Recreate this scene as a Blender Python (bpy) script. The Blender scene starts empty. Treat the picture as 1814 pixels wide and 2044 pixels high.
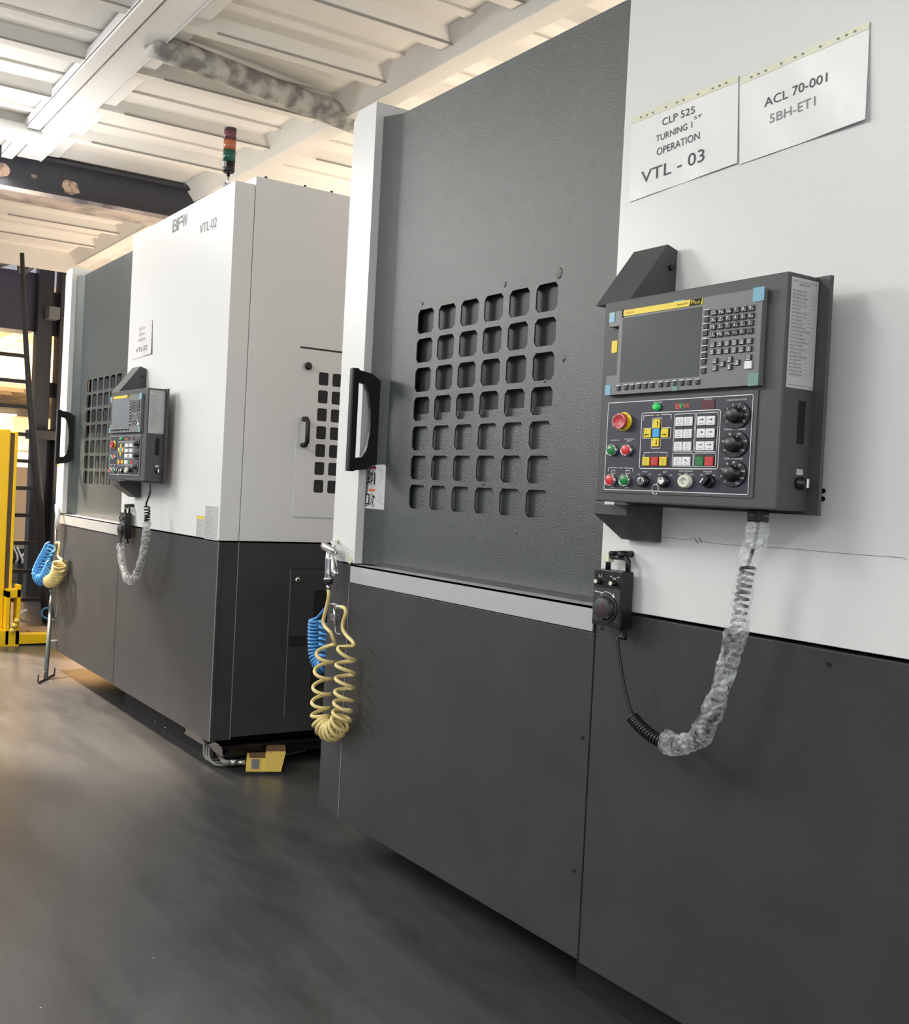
import bpy, bmesh, math, random
from mathutils import Vector, Matrix
random.seed(7)
C = bpy.context.scene
COL = C.collection

# ------------------------------------------------------------------ camera
F = 2173.1                       # focal length in pixels of the 1814 px wide frame
EYE = Vector((0.0, -1.6, 1.15))
R_ = Vector((0.5543128, 0.8307703, 0.0505772))
U_ = Vector((-0.0427567, -0.0322641, 0.9985644))
D_ = Vector((-0.8312095, 0.5556795, -0.0176366))
cam = bpy.data.cameras.new('camera')
cam.sensor_fit = 'HORIZONTAL'; cam.sensor_width = 36.0; cam.lens = F * 36.0 / 1814.0
cam.clip_start = 0.05; cam.clip_end = 200
camo = bpy.data.objects.new('camera', cam); COL.objects.link(camo)
m = Matrix.Identity(4)
for i in range(3):
    m[i][0] = R_[i]; m[i][1] = U_[i]; m[i][2] = -D_[i]; m[i][3] = EYE[i]
camo.matrix_world = m
C.camera = camo

def ray(x, y): return R_ * ((x - 907) / F) - U_ * ((y - 1022) / F) + D_
def atY(x, y, Y):                # the point of plane Y=const seen at a photo position
    d = ray(x, y); return EYE + d * ((Y - EYE.y) / d.y)
def atX(x, y, X):
    d = ray(x, y); return EYE + d * ((X - EYE.x) / d.x)
def atZ(x, y, Z):
    d = ray(x, y); return EYE + d * ((Z - EYE.z) / d.z)

# ------------------------------------------------------------------ colour management, world, lights
vs = C.view_settings
C.display_settings.display_device = 'sRGB'
vs.view_transform = 'Standard'; vs.look = 'None'; vs.exposure = 0.15; vs.gamma = 1.0; vs.use_curve_mapping = False
w = bpy.data.worlds.new('world'); C.world = w; w.use_nodes = True
w.node_tree.nodes['Background'].inputs[0].default_value = (0.92, 0.96, 1.0, 1)
w.node_tree.nodes['Background'].inputs[1].default_value = 1.42

def area(name, loc, rot, sx, sy, power, col=(1, 1, 1)):
    l = bpy.data.lights.new(name, 'AREA'); l.shape = 'RECTANGLE'; l.size = sx; l.size_y = sy
    l.energy = power; l.color = col
    o = bpy.data.objects.new(name, l); COL.objects.link(o); o.location = loc; o.rotation_euler = rot
    return o
# rows of fluorescent tubes under the ceiling (the first one is the tube seen upper left)
area('tube_and_fill_light', (-6.75, -1.45, 2.90), (0, 0, 0), 0.35, 2.4, 28, (1.0, 1.0, 0.97))
o_ = area('tube_and_fill_light', (-6.7, -3.0, 2.86), (0, 0, 0), 0.25, 2.0, 95, (1.0, 1.0, 0.97)); o_.rotation_euler = Vector((1, .62, -.30)).to_track_quat('-Z', 'Y').to_euler(); o_.data.size, o_.data.size_y = 2.0, 0.25
area('tube_and_fill_light', (-2.6, -3.2, 2.90), (0, 0, 0), 0.30, 2.4, 55, (1.0, 1.0, 0.98))
area('tube_and_fill_light', (1.2, -3.4, 2.90), (0, 0, 0), 0.30, 2.4, 60, (1.0, 1.0, 0.98))
for x_, y_, p_ in ((-6.2, -1.45, 42), (-2.9, -2.6, 50), (1.2, -3.4, 45)):   # added fill lamps below the tubes, turned up to brighten the ceiling
    area('tube_and_fill_light', (x_, y_, 2.25), (math.pi, 0, 0), 0.9, 2.4, p_)
for x_, y_, p_ in ((-3.4, 2.3, 52), (-5.9, 2.2, 38)):      # added unseen warm fill behind the machines, aimed up at the ceiling
    area('ceiling_fill_light', (x_, y_, 1.5), (math.pi, 0, 0), 1.2, .5, p_, (1.0, .86, .70))
# added warm spot for the bright floor patch, and upturned warm hall fill
def spot(name, loc, target, power, ang, blend, col, rad=0.1):
    l = bpy.data.lights.new(name, 'SPOT'); l.energy = power; l.color = col; l.spot_size = ang; l.spot_blend = blend
    l.shadow_soft_size = rad
    o = bpy.data.objects.new(name, l); COL.objects.link(o); o.location = loc
    o.rotation_euler = (Vector(target) - Vector(loc)).to_track_quat('-Z', 'Y').to_euler(); return o
spot('floor_patch_spot', (-8.4, -0.9, 2.85), (-6.1, -0.1, 0.0), 2000, 0.70, 0.4, (1.0, 0.83, 0.66))
area('hall_fill_light', (-19, 2.5, 1.2), (math.pi, 0, 0), 8, 4, 1500, (1.0, 0.78, 0.52))
area('hall_fill_light', (-9.0, 1.6, 0.9), (math.pi, 0, 0), 2.0, 1.2, 70, (1.0, 0.80, 0.62))  # added mid-air lamp facing up, warms the ceiling past the black beam

# ------------------------------------------------------------------ materials
def lin(c):
    return tuple(((v / 255) / 12.92 if v / 255 <= 0.04045 else ((v / 255 + 0.055) / 1.055) ** 2.4) for v in c) + (1,)
MC = {}
def mat(name, rgb, rough=0.5, metal=0.0, bump=0.0, scale=60.0, vary=0.0, vscale=3.0, spec=0.5, emit=0.0, coat=0.0, rgb2=None, thr=None):
    if name in MC: return MC[name]
    M = bpy.data.materials.new(name); M.use_nodes = True
    nt = M.node_tree; b = nt.nodes['Principled BSDF']
    col = lin(rgb)
    b.inputs['Base Color'].default_value = col
    b.inputs['Roughness'].default_value = rough; b.inputs['Metallic'].default_value = metal
    b.inputs['Specular IOR Level'].default_value = spec
    if coat: b.inputs['Coat Weight'].default_value = coat; b.inputs['Coat Roughness'].default_value = 0.15
    if emit:
        b.inputs['Emission Color'].default_value = col; b.inputs['Emission Strength'].default_value = emit
    tc = nt.nodes.new('ShaderNodeTexCoord')
    if vary or rgb2:
        n = nt.nodes.new('ShaderNodeTexNoise'); n.inputs['Scale'].default_value = vscale; n.inputs['Detail'].default_value = 6
        nt.links.new(tc.outputs['Object'], n.inputs['Vector'])
        r = nt.nodes.new('ShaderNodeValToRGB')
        c2 = lin(rgb2) if rgb2 else tuple(v * (1 - vary) for v in col[:3]) + (1,)
        r.color_ramp.elements[0].color = c2; r.color_ramp.elements[1].color = col
        a, z = thr if thr else (0.35, 0.65)
        r.color_ramp.elements[0].position = a; r.color_ramp.elements[1].position = z
        nt.links.new(n.outputs['Fac'], r.inputs['Fac']); nt.links.new(r.outputs['Color'], b.inputs['Base Color'])
    if bump:
        n2 = nt.nodes.new('ShaderNodeTexNoise'); n2.inputs['Scale'].default_value = scale; n2.inputs['Detail'].default_value = 3
        nt.links.new(tc.outputs['Object'], n2.inputs['Vector'])
        bp = nt.nodes.new('ShaderNodeBump'); bp.inputs['Strength'].default_value = bump; bp.inputs['Distance'].default_value = 0.002
        nt.links.new(n2.outputs['Fac'], bp.inputs['Height']); nt.links.new(bp.outputs['Normal'], b.inputs['Normal'])
    MC[name] = M; return M

white = mat('white_powder_coat', (222, 222, 221), 0.33, bump=0.10, scale=400)
dgrey = mat('dark_grey_powder_coat', (61, 61, 62), 0.45, spec=0.3, bump=0.35, scale=420, vary=0.18, vscale=5)
doorm = mat('door_textured_paint', (60, 66, 63), 0.34, spec=0.75, bump=0.6, scale=380, vary=0.15, vscale=2.5)
edge = mat('bare_edge', (150, 150, 150), 0.4, 0.3)
black = mat('black_plastic', (18, 18, 19), 0.38)
blackm = mat('black_matt', (14, 14, 15), 0.8)
steel = mat('stainless_steel', (225, 225, 225), 0.30, 0.65, bump=0.15, scale=14)
chrome = mat('chrome', (225, 225, 225), 0.12, 1.0)
alu = mat('cast_aluminium', (190, 190, 192), 0.28, 0.9)
paperm = mat('paper', (238, 238, 238), 0.22, bump=0.5, scale=16, coat=0.5)
tapem = mat('yellowed_sleeve_strip', (222, 224, 196), 0.3, coat=0.4)
ink = mat('dark_ink', (70, 70, 74), 0.6)
ink2 = mat('faded_ink', (140, 140, 142), 0.6)
panelg = mat('pendant_grey', (70, 70, 71), 0.5, bump=0.2, scale=500)
scrg = mat('screen_frame_grey', (112, 114, 113), 0.4, bump=0.05, scale=200)
lcd = mat('screen_glass', (66, 68, 68), 0.16)
keyd = mat('key_dark', (44, 45, 46), 0.45)
keyw = mat('key_white', (232, 232, 232), 0.35)
yel = mat('yellow_plastic', (236, 208, 30), 0.4)
red = mat('red_plastic', (205, 48, 50), 0.3)
redd = mat('emergency_red', (190, 62, 66), 0.4)
green = mat('green_plastic', (20, 120, 60), 0.3)
greenl = mat('green_lamp', (40, 200, 95), 0.3, emit=0.15)
blue = mat('blue_plastic', (60, 165, 225), 0.4)
bluet = mat('blue_film', (120, 172, 196), 0.3)
navy = mat('panel_navy', (40, 40, 54), 0.45)
wline = mat('white_print', (232, 232, 232), 0.5)
orange = mat('orange_print', (232, 98, 50), 0.5)
ledw = mat('led_window', (90, 28, 40), 0.2)
ivory = mat('ivory_plastic', (212, 216, 196), 0.4)
yhose = mat('cream_hose', (226, 206, 140), 0.33, vary=0.10, vscale=20)
bhose = mat('blue_hose', (74, 146, 204), 0.3)
yst = mat('yellow_steel', (240, 196, 12), 0.4, vary=0.1, vscale=4)
ymat = mat('yellow_pedal_paint', (228, 196, 96), 0.5, rgb2=(150, 116, 78), vscale=14, thr=(0.30, 0.40))
gplate = mat('grey_plate', (120, 120, 124), 0.5)
ceilm = mat('ceiling_paint', (226, 222, 214), 0.75, vary=0.10, vscale=1.3)
beamw = mat('beam_paint', (224, 224, 222), 0.6)
rust = mat('flaking_pipe_paint', (196, 194, 184), 0.7, rgb2=(132, 128, 124), vscale=14, thr=(0.40, 0.62), bump=0.5, scale=30)
blkbeam = mat('black_beam_paint', (52, 52, 58), 0.4, rgb2=(206, 178, 150), vscale=1.9, thr=(0.29, 0.31))
blksteel = mat('black_steel', (40, 40, 44), 0.5, vary=0.2)
beige = mat('beige_panel', (206, 186, 158), 0.6)
far = mat('far_wall_paint', (196, 190, 178), 0.8)
stickg = mat('sticker_grey', (182, 182, 182), 0.5)
whiteft = mat('worn_grey_lead', (120, 118, 114), 0.6)

def floor_mat():
    M = bpy.data.materials.new('epoxy_floor'); M.use_nodes = True; nt = M.node_tree; b = nt.nodes['Principled BSDF']
    tc = nt.nodes.new('ShaderNodeTexCoord')
    n = nt.nodes.new('ShaderNodeTexNoise'); n.inputs['Scale'].default_value = 2.4; n.inputs['Detail'].default_value = 9; n.inputs['Roughness'].default_value = 0.65
    mp = nt.nodes.new('ShaderNodeMapping'); mp.inputs['Scale'].default_value = (0.6, 2.2, 1)
    nt.links.new(tc.outputs['Object'], mp.inputs['Vector']); nt.links.new(mp.outputs['Vector'], n.inputs['Vector'])
    r = nt.nodes.new('ShaderNodeValToRGB'); r.color_ramp.elements[0].position = 0.25; r.color_ramp.elements[1].position = 0.85
    r.color_ramp.elements[0].color = lin((54, 54, 55)); r.color_ramp.elements[1].color = lin((80, 80, 80))
    nt.links.new(n.outputs['Fac'], r.inputs['Fac'])
    v = nt.nodes.new('ShaderNodeTexVoronoi'); v.inputs['Scale'].default_value = 9
    nt.links.new(tc.outputs['Object'], v.inputs['Vector'])
    r2 = nt.nodes.new('ShaderNodeValToRGB'); r2.color_ramp.elements[0].position = 0.016; r2.color_ramp.elements[1].position = 0.026
    r2.color_ramp.elements[0].color = (1, 1, 1, 1); r2.color_ramp.elements[1].color = (0, 0, 0, 1)
    nt.links.new(v.outputs['Distance'], r2.inputs['Fac'])
    n3 = nt.nodes.new('ShaderNodeTexNoise'); n3.inputs['Scale'].default_value = 5; n3.inputs['Detail'].default_value = 12; n3.inputs['Roughness'].default_value = 0.75; n3.inputs['Distortion'].default_value = 0.6
    mp3 = nt.nodes.new('ShaderNodeMapping'); mp3.inputs['Scale'].default_value = (0.35, 1.6, 1); mp3.inputs['Rotation'].default_value = (0, 0, 0.5)
    nt.links.new(tc.outputs['Object'], mp3.inputs['Vector']); nt.links.new(mp3.outputs['Vector'], n3.inputs['Vector'])
    r3 = nt.nodes.new('ShaderNodeMapRange'); r3.inputs['From Min'].default_value = 0.3; r3.inputs['From Max'].default_value = 0.7; r3.inputs['To Min'].default_value = 0.72; r3.inputs['To Max'].default_value = 1.45
    nt.links.new(n3.outputs['Fac'], r3.inputs['Value'])
    vm = nt.nodes.new('ShaderNodeVectorMath'); vm.operation = 'SCALE'
    nt.links.new(r.outputs['Color'], vm.inputs[0]); nt.links.new(r3.outputs['Result'], vm.inputs['Scale'])
    mx = nt.nodes.new('ShaderNodeMix'); mx.data_type = 'RGBA'
    nt.links.new(r2.outputs['Color'], mx.inputs['Factor']); nt.links.new(vm.outputs['Vector'], mx.inputs['A']); mx.inputs['B'].default_value = lin((200, 200, 198))
    nt.links.new(mx.outputs['Result'], b.inputs['Base Color'])
    rr = nt.nodes.new('ShaderNodeMapRange'); rr.inputs['To Min'].default_value = 0.24; rr.inputs['To Max'].default_value = 0.42
    nt.links.new(n.outputs['Fac'], rr.inputs['Value']); nt.links.new(rr.outputs['Result'], b.inputs['Roughness'])
    bp = nt.nodes.new('ShaderNodeBump'); bp.inputs['Strength'].default_value = 0.12; bp.inputs['Distance'].default_value = 0.01
    nt.links.new(n.outputs['Fac'], bp.inputs['Height']); nt.links.new(bp.outputs['Normal'], b.inputs['Normal'])
    return M
def clear_mat(name, mixf, tint=(235, 238, 238)):
    M = bpy.data.materials.new(name); M.use_nodes = True; nt = M.node_tree; nt.nodes.clear()
    out = nt.nodes.new('ShaderNodeOutputMaterial'); t = nt.nodes.new('ShaderNodeBsdfTransparent')
    b = nt.nodes.new('ShaderNodeBsdfPrincipled'); b.inputs['Base Color'].default_value = lin(tint); b.inputs['Roughness'].default_value = 0.14
    tc = nt.nodes.new('ShaderNodeTexCoord'); n = nt.nodes.new('ShaderNodeTexNoise'); n.inputs['Scale'].default_value = 22; n.inputs['Detail'].default_value = 5
    n.inputs['Distortion'].default_value = 1.6
    nt.links.new(tc.outputs['Object'], n.inputs['Vector'])
    r = nt.nodes.new('ShaderNodeMapRange'); r.inputs['From Min'].default_value = 0.38; r.inputs['From Max'].default_value = 0.68
    r.inputs['To Min'].default_value = max(0, mixf - 0.22); r.inputs['To Max'].default_value = mixf + 0.33
    bp = nt.nodes.new('ShaderNodeBump'); bp.inputs['Strength'].default_value = 1.0; bp.inputs['Distance'].default_value = 0.01
    nt.links.new(n.outputs['Fac'], r.inputs['Value']); nt.links.new(n.outputs['Fac'], bp.inputs['Height']); nt.links.new(bp.outputs['Normal'], b.inputs['Normal'])
    mx = nt.nodes.new('ShaderNodeMixShader')
    nt.links.new(r.outputs['Result'], mx.inputs['Fac']); nt.links.new(t.outputs[0], mx.inputs[1]); nt.links.new(b.outputs[0], mx.inputs[2])
    nt.links.new(mx.outputs[0], out.inputs['Surface']); return M
film = clear_mat('crinkled_clear_film', 0.27)
def grey_glass():
    return mat('dark_window', (44, 44, 45), 0.4, spec=0.15)

# ------------------------------------------------------------------ mesh helpers
FONT = {}
def glyphs(s):
    if s not in FONT:
        c = bpy.data.curves.new('t', 'FONT'); c.body = s; c.resolution_u = 3; c.fill_mode = 'FRONT'
        o = bpy.data.objects.new('t', c); COL.objects.link(o)
        me = bpy.data.meshes.new_from_object(o.evaluated_get(bpy.context.evaluated_depsgraph_get()))
        vsx = [v.co.copy() for v in me.vertices]; fs = [list(p.vertices) for p in me.polygons]
        bpy.data.objects.remove(o); bpy.data.curves.remove(c); bpy.data.meshes.remove(me)
        x0 = min(v.x for v in vsx); x1 = max(v.x for v in vsx); y0 = min(v.y for v in vsx); y1 = max(v.y for v in vsx)
        FONT[s] = ([((v.x - x0), (v.y - y0)) for v in vsx], fs, x1 - x0, y1 - y0)
    return FONT[s]

class MB:
    def __init__(s): s.v = []; s.f = []; s.m = []; s.s = []
    def add(s, vs, fs, mi=0, sm=False):
        k = len(s.v); s.v += [Vector(p) for p in vs]; s.f += [[i + k for i in f] for f in fs]
        s.m += [mi] * len(fs); s.s += [sm] * len(fs); return s
    def box(s, x0, x1, y0, y1, z0, z1, bev=0.0, mi=0):
        if x0 > x1: x0, x1 = x1, x0
        if y0 > y1: y0, y1 = y1, y0
        if z0 > z1: z0, z1 = z1, z0
        if bev <= 0:
            vs = [(x, y, z) for x in (x0, x1) for y in (y0, y1) for z in (z0, z1)]
            return s.add(vs, [(0, 1, 3, 2), (4, 6, 7, 5), (0, 4, 5, 1), (2, 3, 7, 6), (0, 2, 6, 4), (1, 5, 7, 3)], mi)
        bm = bmesh.new(); bmesh.ops.create_cube(bm, size=1)
        for v in bm.verts:
            v.co = Vector((x0 + (v.co.x + .5) * (x1 - x0), y0 + (v.co.y + .5) * (y1 - y0), z0 + (v.co.z + .5) * (z1 - z0)))
        bmesh.ops.bevel(bm, geom=bm.edges[:], offset=bev, segments=2, affect='EDGES', profile=0.5)
        bm.verts.index_update()
        s.add([v.co.copy() for v in bm.verts], [[v.index for v in f.verts] for f in bm.faces], mi); bm.free(); return s
    def prism(s, pts, ax, a, b, mi=0):
        n = len(pts)
        def P(p, t):
            return (t, p[0], p[1]) if ax == 'x' else (p[0], t, p[1]) if ax == 'y' else (p[0], p[1], t)
        vs = [P(p, a) for p in pts] + [P(p, b) for p in pts]
        fs = [list(range(n))[::-1], list(range(n, 2 * n))] + [[i, (i + 1) % n, n + (i + 1) % n, n + i] for i in range(n)]
        return s.add(vs, fs, mi)
    def quad(s, a, b, c, d, mi=0): return s.add([a, b, c, d], [(0, 1, 2, 3)], mi)
    def tube(s, path, r, seg=8, mi=0, sq=(1, 1)):
        n = len(path); path = [Vector(p) for p in path]
        t0 = (path[1] - path[0]).normalized()
        ref = Vector((0, 0, 1)) if abs(t0.z) < 0.9 else Vector((0, 1, 0))
        u = t0.cross(ref).normalized(); rings = []
        for i in range(n):
            t = (path[min(i + 1, n - 1)] - path[max(i - 1, 0)])
            if t.length < 1e-9: t = t0
            t.normalize(); u = (u - t * u.dot(t)).normalized(); vv = t.cross(u)
            rr = r[i] if isinstance(r, (list, tuple)) else r
            rings.append([path[i] + u * (rr * sq[0] * math.cos(2 * math.pi * k / seg)) + vv * (rr * sq[1] * math.sin(2 * math.pi * k / seg)) for k in range(seg)])
        vs = [p for rg in rings for p in rg]
        fs = [[i * seg + k, i * seg + (k + 1) % seg, (i + 1) * seg + (k + 1) % seg, (i + 1) * seg + k] for i in range(n - 1) for k in range(seg)]
        fs += [list(range(seg))[::-1], [(n - 1) * seg + k for k in range(seg)]]
        return s.add(vs, fs, mi, True)
    def lathe(s, prof, o, ax, seg=20, mi=0, sx=1.0, sm=True):
        # prof: (radius, distance along axis); axis one of -y, x, z
        o = Vector(o)
        A, B, T = {'-y': ((1, 0, 0), (0, 0, 1), (0, -1, 0)), 'x': ((0, 1, 0), (0, 0, 1), (1, 0, 0)), 'z': ((1, 0, 0), (0, 1, 0), (0, 0, 1))}[ax]
        A, B, T = Vector(A) * sx, Vector(B), Vector(T)
        n = len(prof)
        vs = [o + A * (r * math.cos(2 * math.pi * k / seg)) + B * (r * math.sin(2 * math.pi * k / seg)) + T * t for r, t in prof for k in range(seg)]
        fs = [[i * seg + k, i * seg + (k + 1) % seg, (i + 1) * seg + (k + 1) % seg, (i + 1) * seg + k] for i in range(n - 1) for k in range(seg)]
        s.add(vs, fs, mi, sm)
        k0 = len(s.v) - n * seg
        s.f += [[k0 + k for k in range(seg)][::-1], [k0 + (n - 1) * seg + k for k in range(seg)]]; s.m += [mi] * 2; s.s += [False] * 2
        return s
    def text(s, st, c, h, u=(1, 0, 0), v=(0, 0, 1), w=None, mi=0, asp=1.28, rot=0.0):
        pts, fs, tw, th = glyphs(st); c = Vector(c); u = Vector(u); v = Vector(v)
        cr, sr = math.cos(rot), math.sin(rot)
        k = h / th; kw = (w / tw) if w else k * asp
        vs = []
        for p in pts:
            a = (p[0] - tw / 2) * kw; b = (p[1] - th / 2) * k
            vs.append(c + u * (a * cr - b * sr) + v * (a * sr + b * cr))
        return s.add(vs, fs, mi)
    def stroke(s, pts, wd, nrm, mi=0, closed=False):
        pts = [Vector(p) for p in pts]; nrm = Vector(nrm); n = len(pts)
        for i in range(n if closed else n - 1):
            a, b = pts[i], pts[(i + 1) % n]; t = (b - a).normalized(); q = t.cross(nrm) * wd / 2; e = t * wd / 2
            s.quad(a - q - e, b - q + e, b + q + e, a + q - e, mi)
        return s
    def build(s, name, mats, parent=None, origin=None):
        if not isinstance(mats, (list, tuple)): mats = [mats]
        if origin is None and parent is None:
            xs = [p.x for p in s.v]; ys = [p.y for p in s.v]; zs = [p.z for p in s.v]
            origin = Vector(((min(xs) + max(xs)) / 2, (min(ys) + max(ys)) / 2, min(zs)))
        if parent is not None:
            root = parent
            while root.parent: root = root.parent
            origin = Vector(root['_o'])
        me = bpy.data.meshes.new(name)
        me.from_pydata([tuple(p - origin) for p in s.v], [], s.f)
        for m_ in mats: me.materials.append(m_)
        me.polygons.foreach_set('material_index', s.m); me.polygons.foreach_set('use_smooth', s.s)
        me.update()
        o = bpy.data.objects.new(name, me); COL.objects.link(o)
        if parent is not None: o.parent = parent
        else: o.location = origin; o['_o'] = tuple(origin)
        return o

def tag(o, label=None, cat=None, group=None, kind=None):
    if label: o['label'] = label
    if cat: o['category'] = cat
    if group: o['group'] = group
    if kind: o['kind'] = kind
    return o
def thing(name, loc, label, cat, group=None):
    o = bpy.data.objects.new(name, None); o.empty_display_size = 0.1; COL.objects.link(o)
    o.location = loc; o['_o'] = tuple(loc); return tag(o, label, cat, group)
def copy_tree(o, parent=None):
    c = o.copy(); COL.objects.link(c)
    if parent is not None: c.parent = parent
    for ch in [x for x in KIDS.get(o.name, [])]: copy_tree(ch, c)
    return c
KIDS = {}
def index_kids():
    KIDS.clear()
    for o in list(bpy.data.objects):
        if o.parent: KIDS.setdefault(o.parent.name, []).append(o)

def perforated(mb, axis, plane, thick, u0, u1, v0, v1, cu, cv, hw, hh, ch, mi=0):
    """sheet with a grid of chamfered holes; axis 'y': u=X v=Z facing -Y; axis 'x': u=Y v=Z facing +X"""
    def P(u, v, d):
        return (u, plane + d, v) if axis == 'y' else (plane - d, u, v)
    pu = (cu[1] - cu[0]) / 2; pv = (cv[1] - cv[0]) / 2
    def rect(a, b, c, d):
        for t in (0, thick): mb.quad(P(a, c, t), P(b, c, t), P(b, d, t), P(a, d, t), mi)
    U0, U1, V0, V1 = cu[0] - pu, cu[-1] + pu, cv[0] - pv, cv[-1] + pv
    rect(u0, U0, v0, v1); rect(U1, u1, v0, v1); rect(U0, U1, v0, V0); rect(U0, U1, V1, v1)
    for a in cu:
        for b in cv:
            oc = [(-hw, -hh + ch), (-hw + ch, -hh), (hw - ch, -hh), (hw, -hh + ch), (hw, hh - ch), (hw - ch, hh), (-hw + ch, hh), (-hw, hh - ch)]
            cr = [(-pu, -pv), (pu, -pv), (pu, pv), (-pu, pv)]
            for t in (0, thick):
                vs = [P(a + p[0], b + p[1], t) for p in oc + cr]
                mb.add(vs, [(8, 9, 2, 1), (9, 3, 2), (9, 10, 4, 3), (10, 5, 4), (10, 11, 6, 5), (11, 7, 6), (11, 8, 0, 7), (8, 1, 0)], mi)
            vs = [P(a + p[0], b + p[1], 0) for p in oc] + [P(a + p[0], b + p[1], thick) for p in oc]
            mb.add(vs, [(i, (i + 1) % 8, 8 + (i + 1) % 8, 8 + i) for i in range(8)], mi)
    for (a, b, c, d) in ((u0, v0, u1, v0), (u1, v0, u1, v1), (u1, v1, u0, v1), (u0, v1, u0, v0)):
        mb.quad(P(a, b, 0), P(c, d, 0), P(c, d, thick), P(a, b, thick), mi)
    return mb

def spline(pts, n):
    pts = [Vector(p) for p in pts]; P = [pts[0] * 2 - pts[1]] + pts + [pts[-1] * 2 - pts[-2]]
    out = []
    seg = len(pts) - 1
    for i in range(n + 1):
        t = i / n * seg; k = min(int(t), seg - 1); t -= k
        a, b, c, d = P[k:k + 4]
        out.append(0.5 * ((2 * b) + (c - a) * t + (2 * a - 5 * b + 4 * c - d) * t * t + (3 * b - a - 3 * c + d) * t ** 3))
    return out
def helix(centres, r, turns, per=14, nrm=Vector((0, -1, 0)), sx=1.0, ph=0.0):
    """coil round a bent centre line lying in a plane of normal nrm"""
    n = int(turns * per); c = spline(centres, n * 2)
    out = []
    for i in range(n + 1):
        j = i * 2; p = c[j]; t = (c[min(j + 1, n * 2)] - c[max(j - 1, 0)]).normalized()
        side = t.cross(nrm).normalized(); a = 2 * math.pi * i / per + ph
        rr = r[0] + (r[1] - r[0]) * i / n if isinstance(r, tuple) else r
        out.append(p + side * (rr * sx * math.cos(a)) + nrm * (rr * math.sin(a)))
    return out

# ------------------------------------------------------------------ setting
fm = floor_mat()
mb = MB().quad((-36, -9, 0), (5, -9, 0), (5, 9, 0), (-36, 9, 0))
tag(mb.build('floor', fm), kind='structure')

CZ = 3.07      # underside of the roof slab, the beams hang below it
def trough(mb, a, b, run, wt, wb, z0, z1, mi=0):
    """tapered beam from a to b; run 'x' or 'y': direction"""
    if run == 'y': mb.prism([(a[0] - wt / 2, z1), (a[0] - wb / 2, z0), (a[0] + wb / 2, z0), (a[0] + wt / 2, z1)], 'y', a[1], b)
    else: mb.prism([(a[1] - wt / 2, z1), (a[1] - wb / 2, z0), (a[1] + wb / 2, z0), (a[1] + wt / 2, z1)], 'x', a[0], b)
    return mb
mb = MB()
mb.box(-9.95, 3.0, -6, 4.5, CZ, CZ + 0.2)
mb.box(-9.95, -9.85, -6, 4.5, CZ - 0.16, CZ)
tag(mb.build('ceiling', ceilm), kind='structure')
ribx = [-9.2, -8.55, -7.95, -6.35, -5.74, -5.12, -4.45, -3.9, -3.4, -2.7, -1.9, -1.1, -0.3, 0.6, 1.5]
for x in ribx:
    mb = MB(); trough(mb, (x, -6), 4.5, 'y', 0.16, 0.07, CZ - 0.055, CZ + 0.01)
    for y_ in (-4.4, -3.35, -2.3, -1.22, -.1, 1.0, 2.05): mb.box(x + .036, x + .042, y_ + .14, y_ + .95, CZ - .058, CZ - .05, mi=1)  # grey lines along the panel joints
    mb.box(x + .2, x + .26, -6, 4.5, CZ - .012, CZ + .01)
    tag(mb.build('trim_1', [ceilm, mat('joint_gap_grey', (150, 148, 142), .8)]), kind='structure')
for y in (-4.4, -3.35, -2.3, -1.22, 0.93, 2.0, 3.1):
    mb = MB(); trough(mb, (-9.9, y), 3.0, 'x', 0.26, 0.10, CZ - 0.09, CZ + 0.01)
    mb.box(-9.9, 3.0, y - 0.05, y + 0.05, CZ - 0.096, CZ - 0.088)
    tag(mb.build('trim_2', ceilm), kind='structure')
# next hall
mb = MB(); mb.box(-33, -13.2, -4, 9, 3.1, 3.3)
for x in [-13.3 - 1.25 * i for i in range(16)]: trough(mb, (x, -4), 9, 'y', 0.5, 0.16, 2.9, 3.12)
for y in (-1.2, 1.4, 4.0, 6.6): trough(mb, (-33, y), -13.2, 'x', 0.6, 0.2, 2.86, 3.12)
tag(mb.build('ceiling', mat('warm_hall_ceiling', (214, 186, 148), 0.8, vary=0.15, vscale=0.8)), kind='structure')
mb = MB(); mb.box(-33.2, -33, -6, 9, 0, 3.3); tag(mb.build('wall_left', far), kind='structure')
mb = MB(); mb.box(-36, 5, -8.6, -8.5, 0, 1.9); tag(mb.build('wall_front_unseen', mat('unseen_partition_grey', (150, 150, 150), 0.7)), kind='structure')  # unseen low wall, added to darken reflections in the machine panels
mb = MB(); mb.box(-36, 4, 8.8, 9, 0, 5.5); tag(mb.build('wall_back', far), kind='structure')
mb = MB(); mb.box(-13.5, -13.2, -6, 8.8, 3.3, 5.5); tag(mb.build('wall_upper', mat('bluish_wall', (170, 172, 184), 0.7)), kind='structure')
# daylight window of the next hall
p0 = atX(-60, 830, -32.95); p1 = atX(31, 862, -32.95)
mb = MB(); mb.box(-32.96, -32.9, p0.y, p1.y, 1.9, 2.75); wn = mb.build('window_1', mat('daylight_pane', (255, 246, 226), 0.5, emit=6.0)); tag(wn, kind='structure')
mb = MB(); mb.box(-32.97, -32.88, p0.y - .06, p0.y, 1.85, 2.8).box(-32.97, -32.88, p1.y, p1.y + .06, 1.85, 2.8).box(-32.97, -32.88, p0.y, p1.y, 1.83, 1.9).box(-32.97, -32.88, p0.y, p1.y, 2.75, 2.82)
mb.build('window_frame', beamw, wn)

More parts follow.
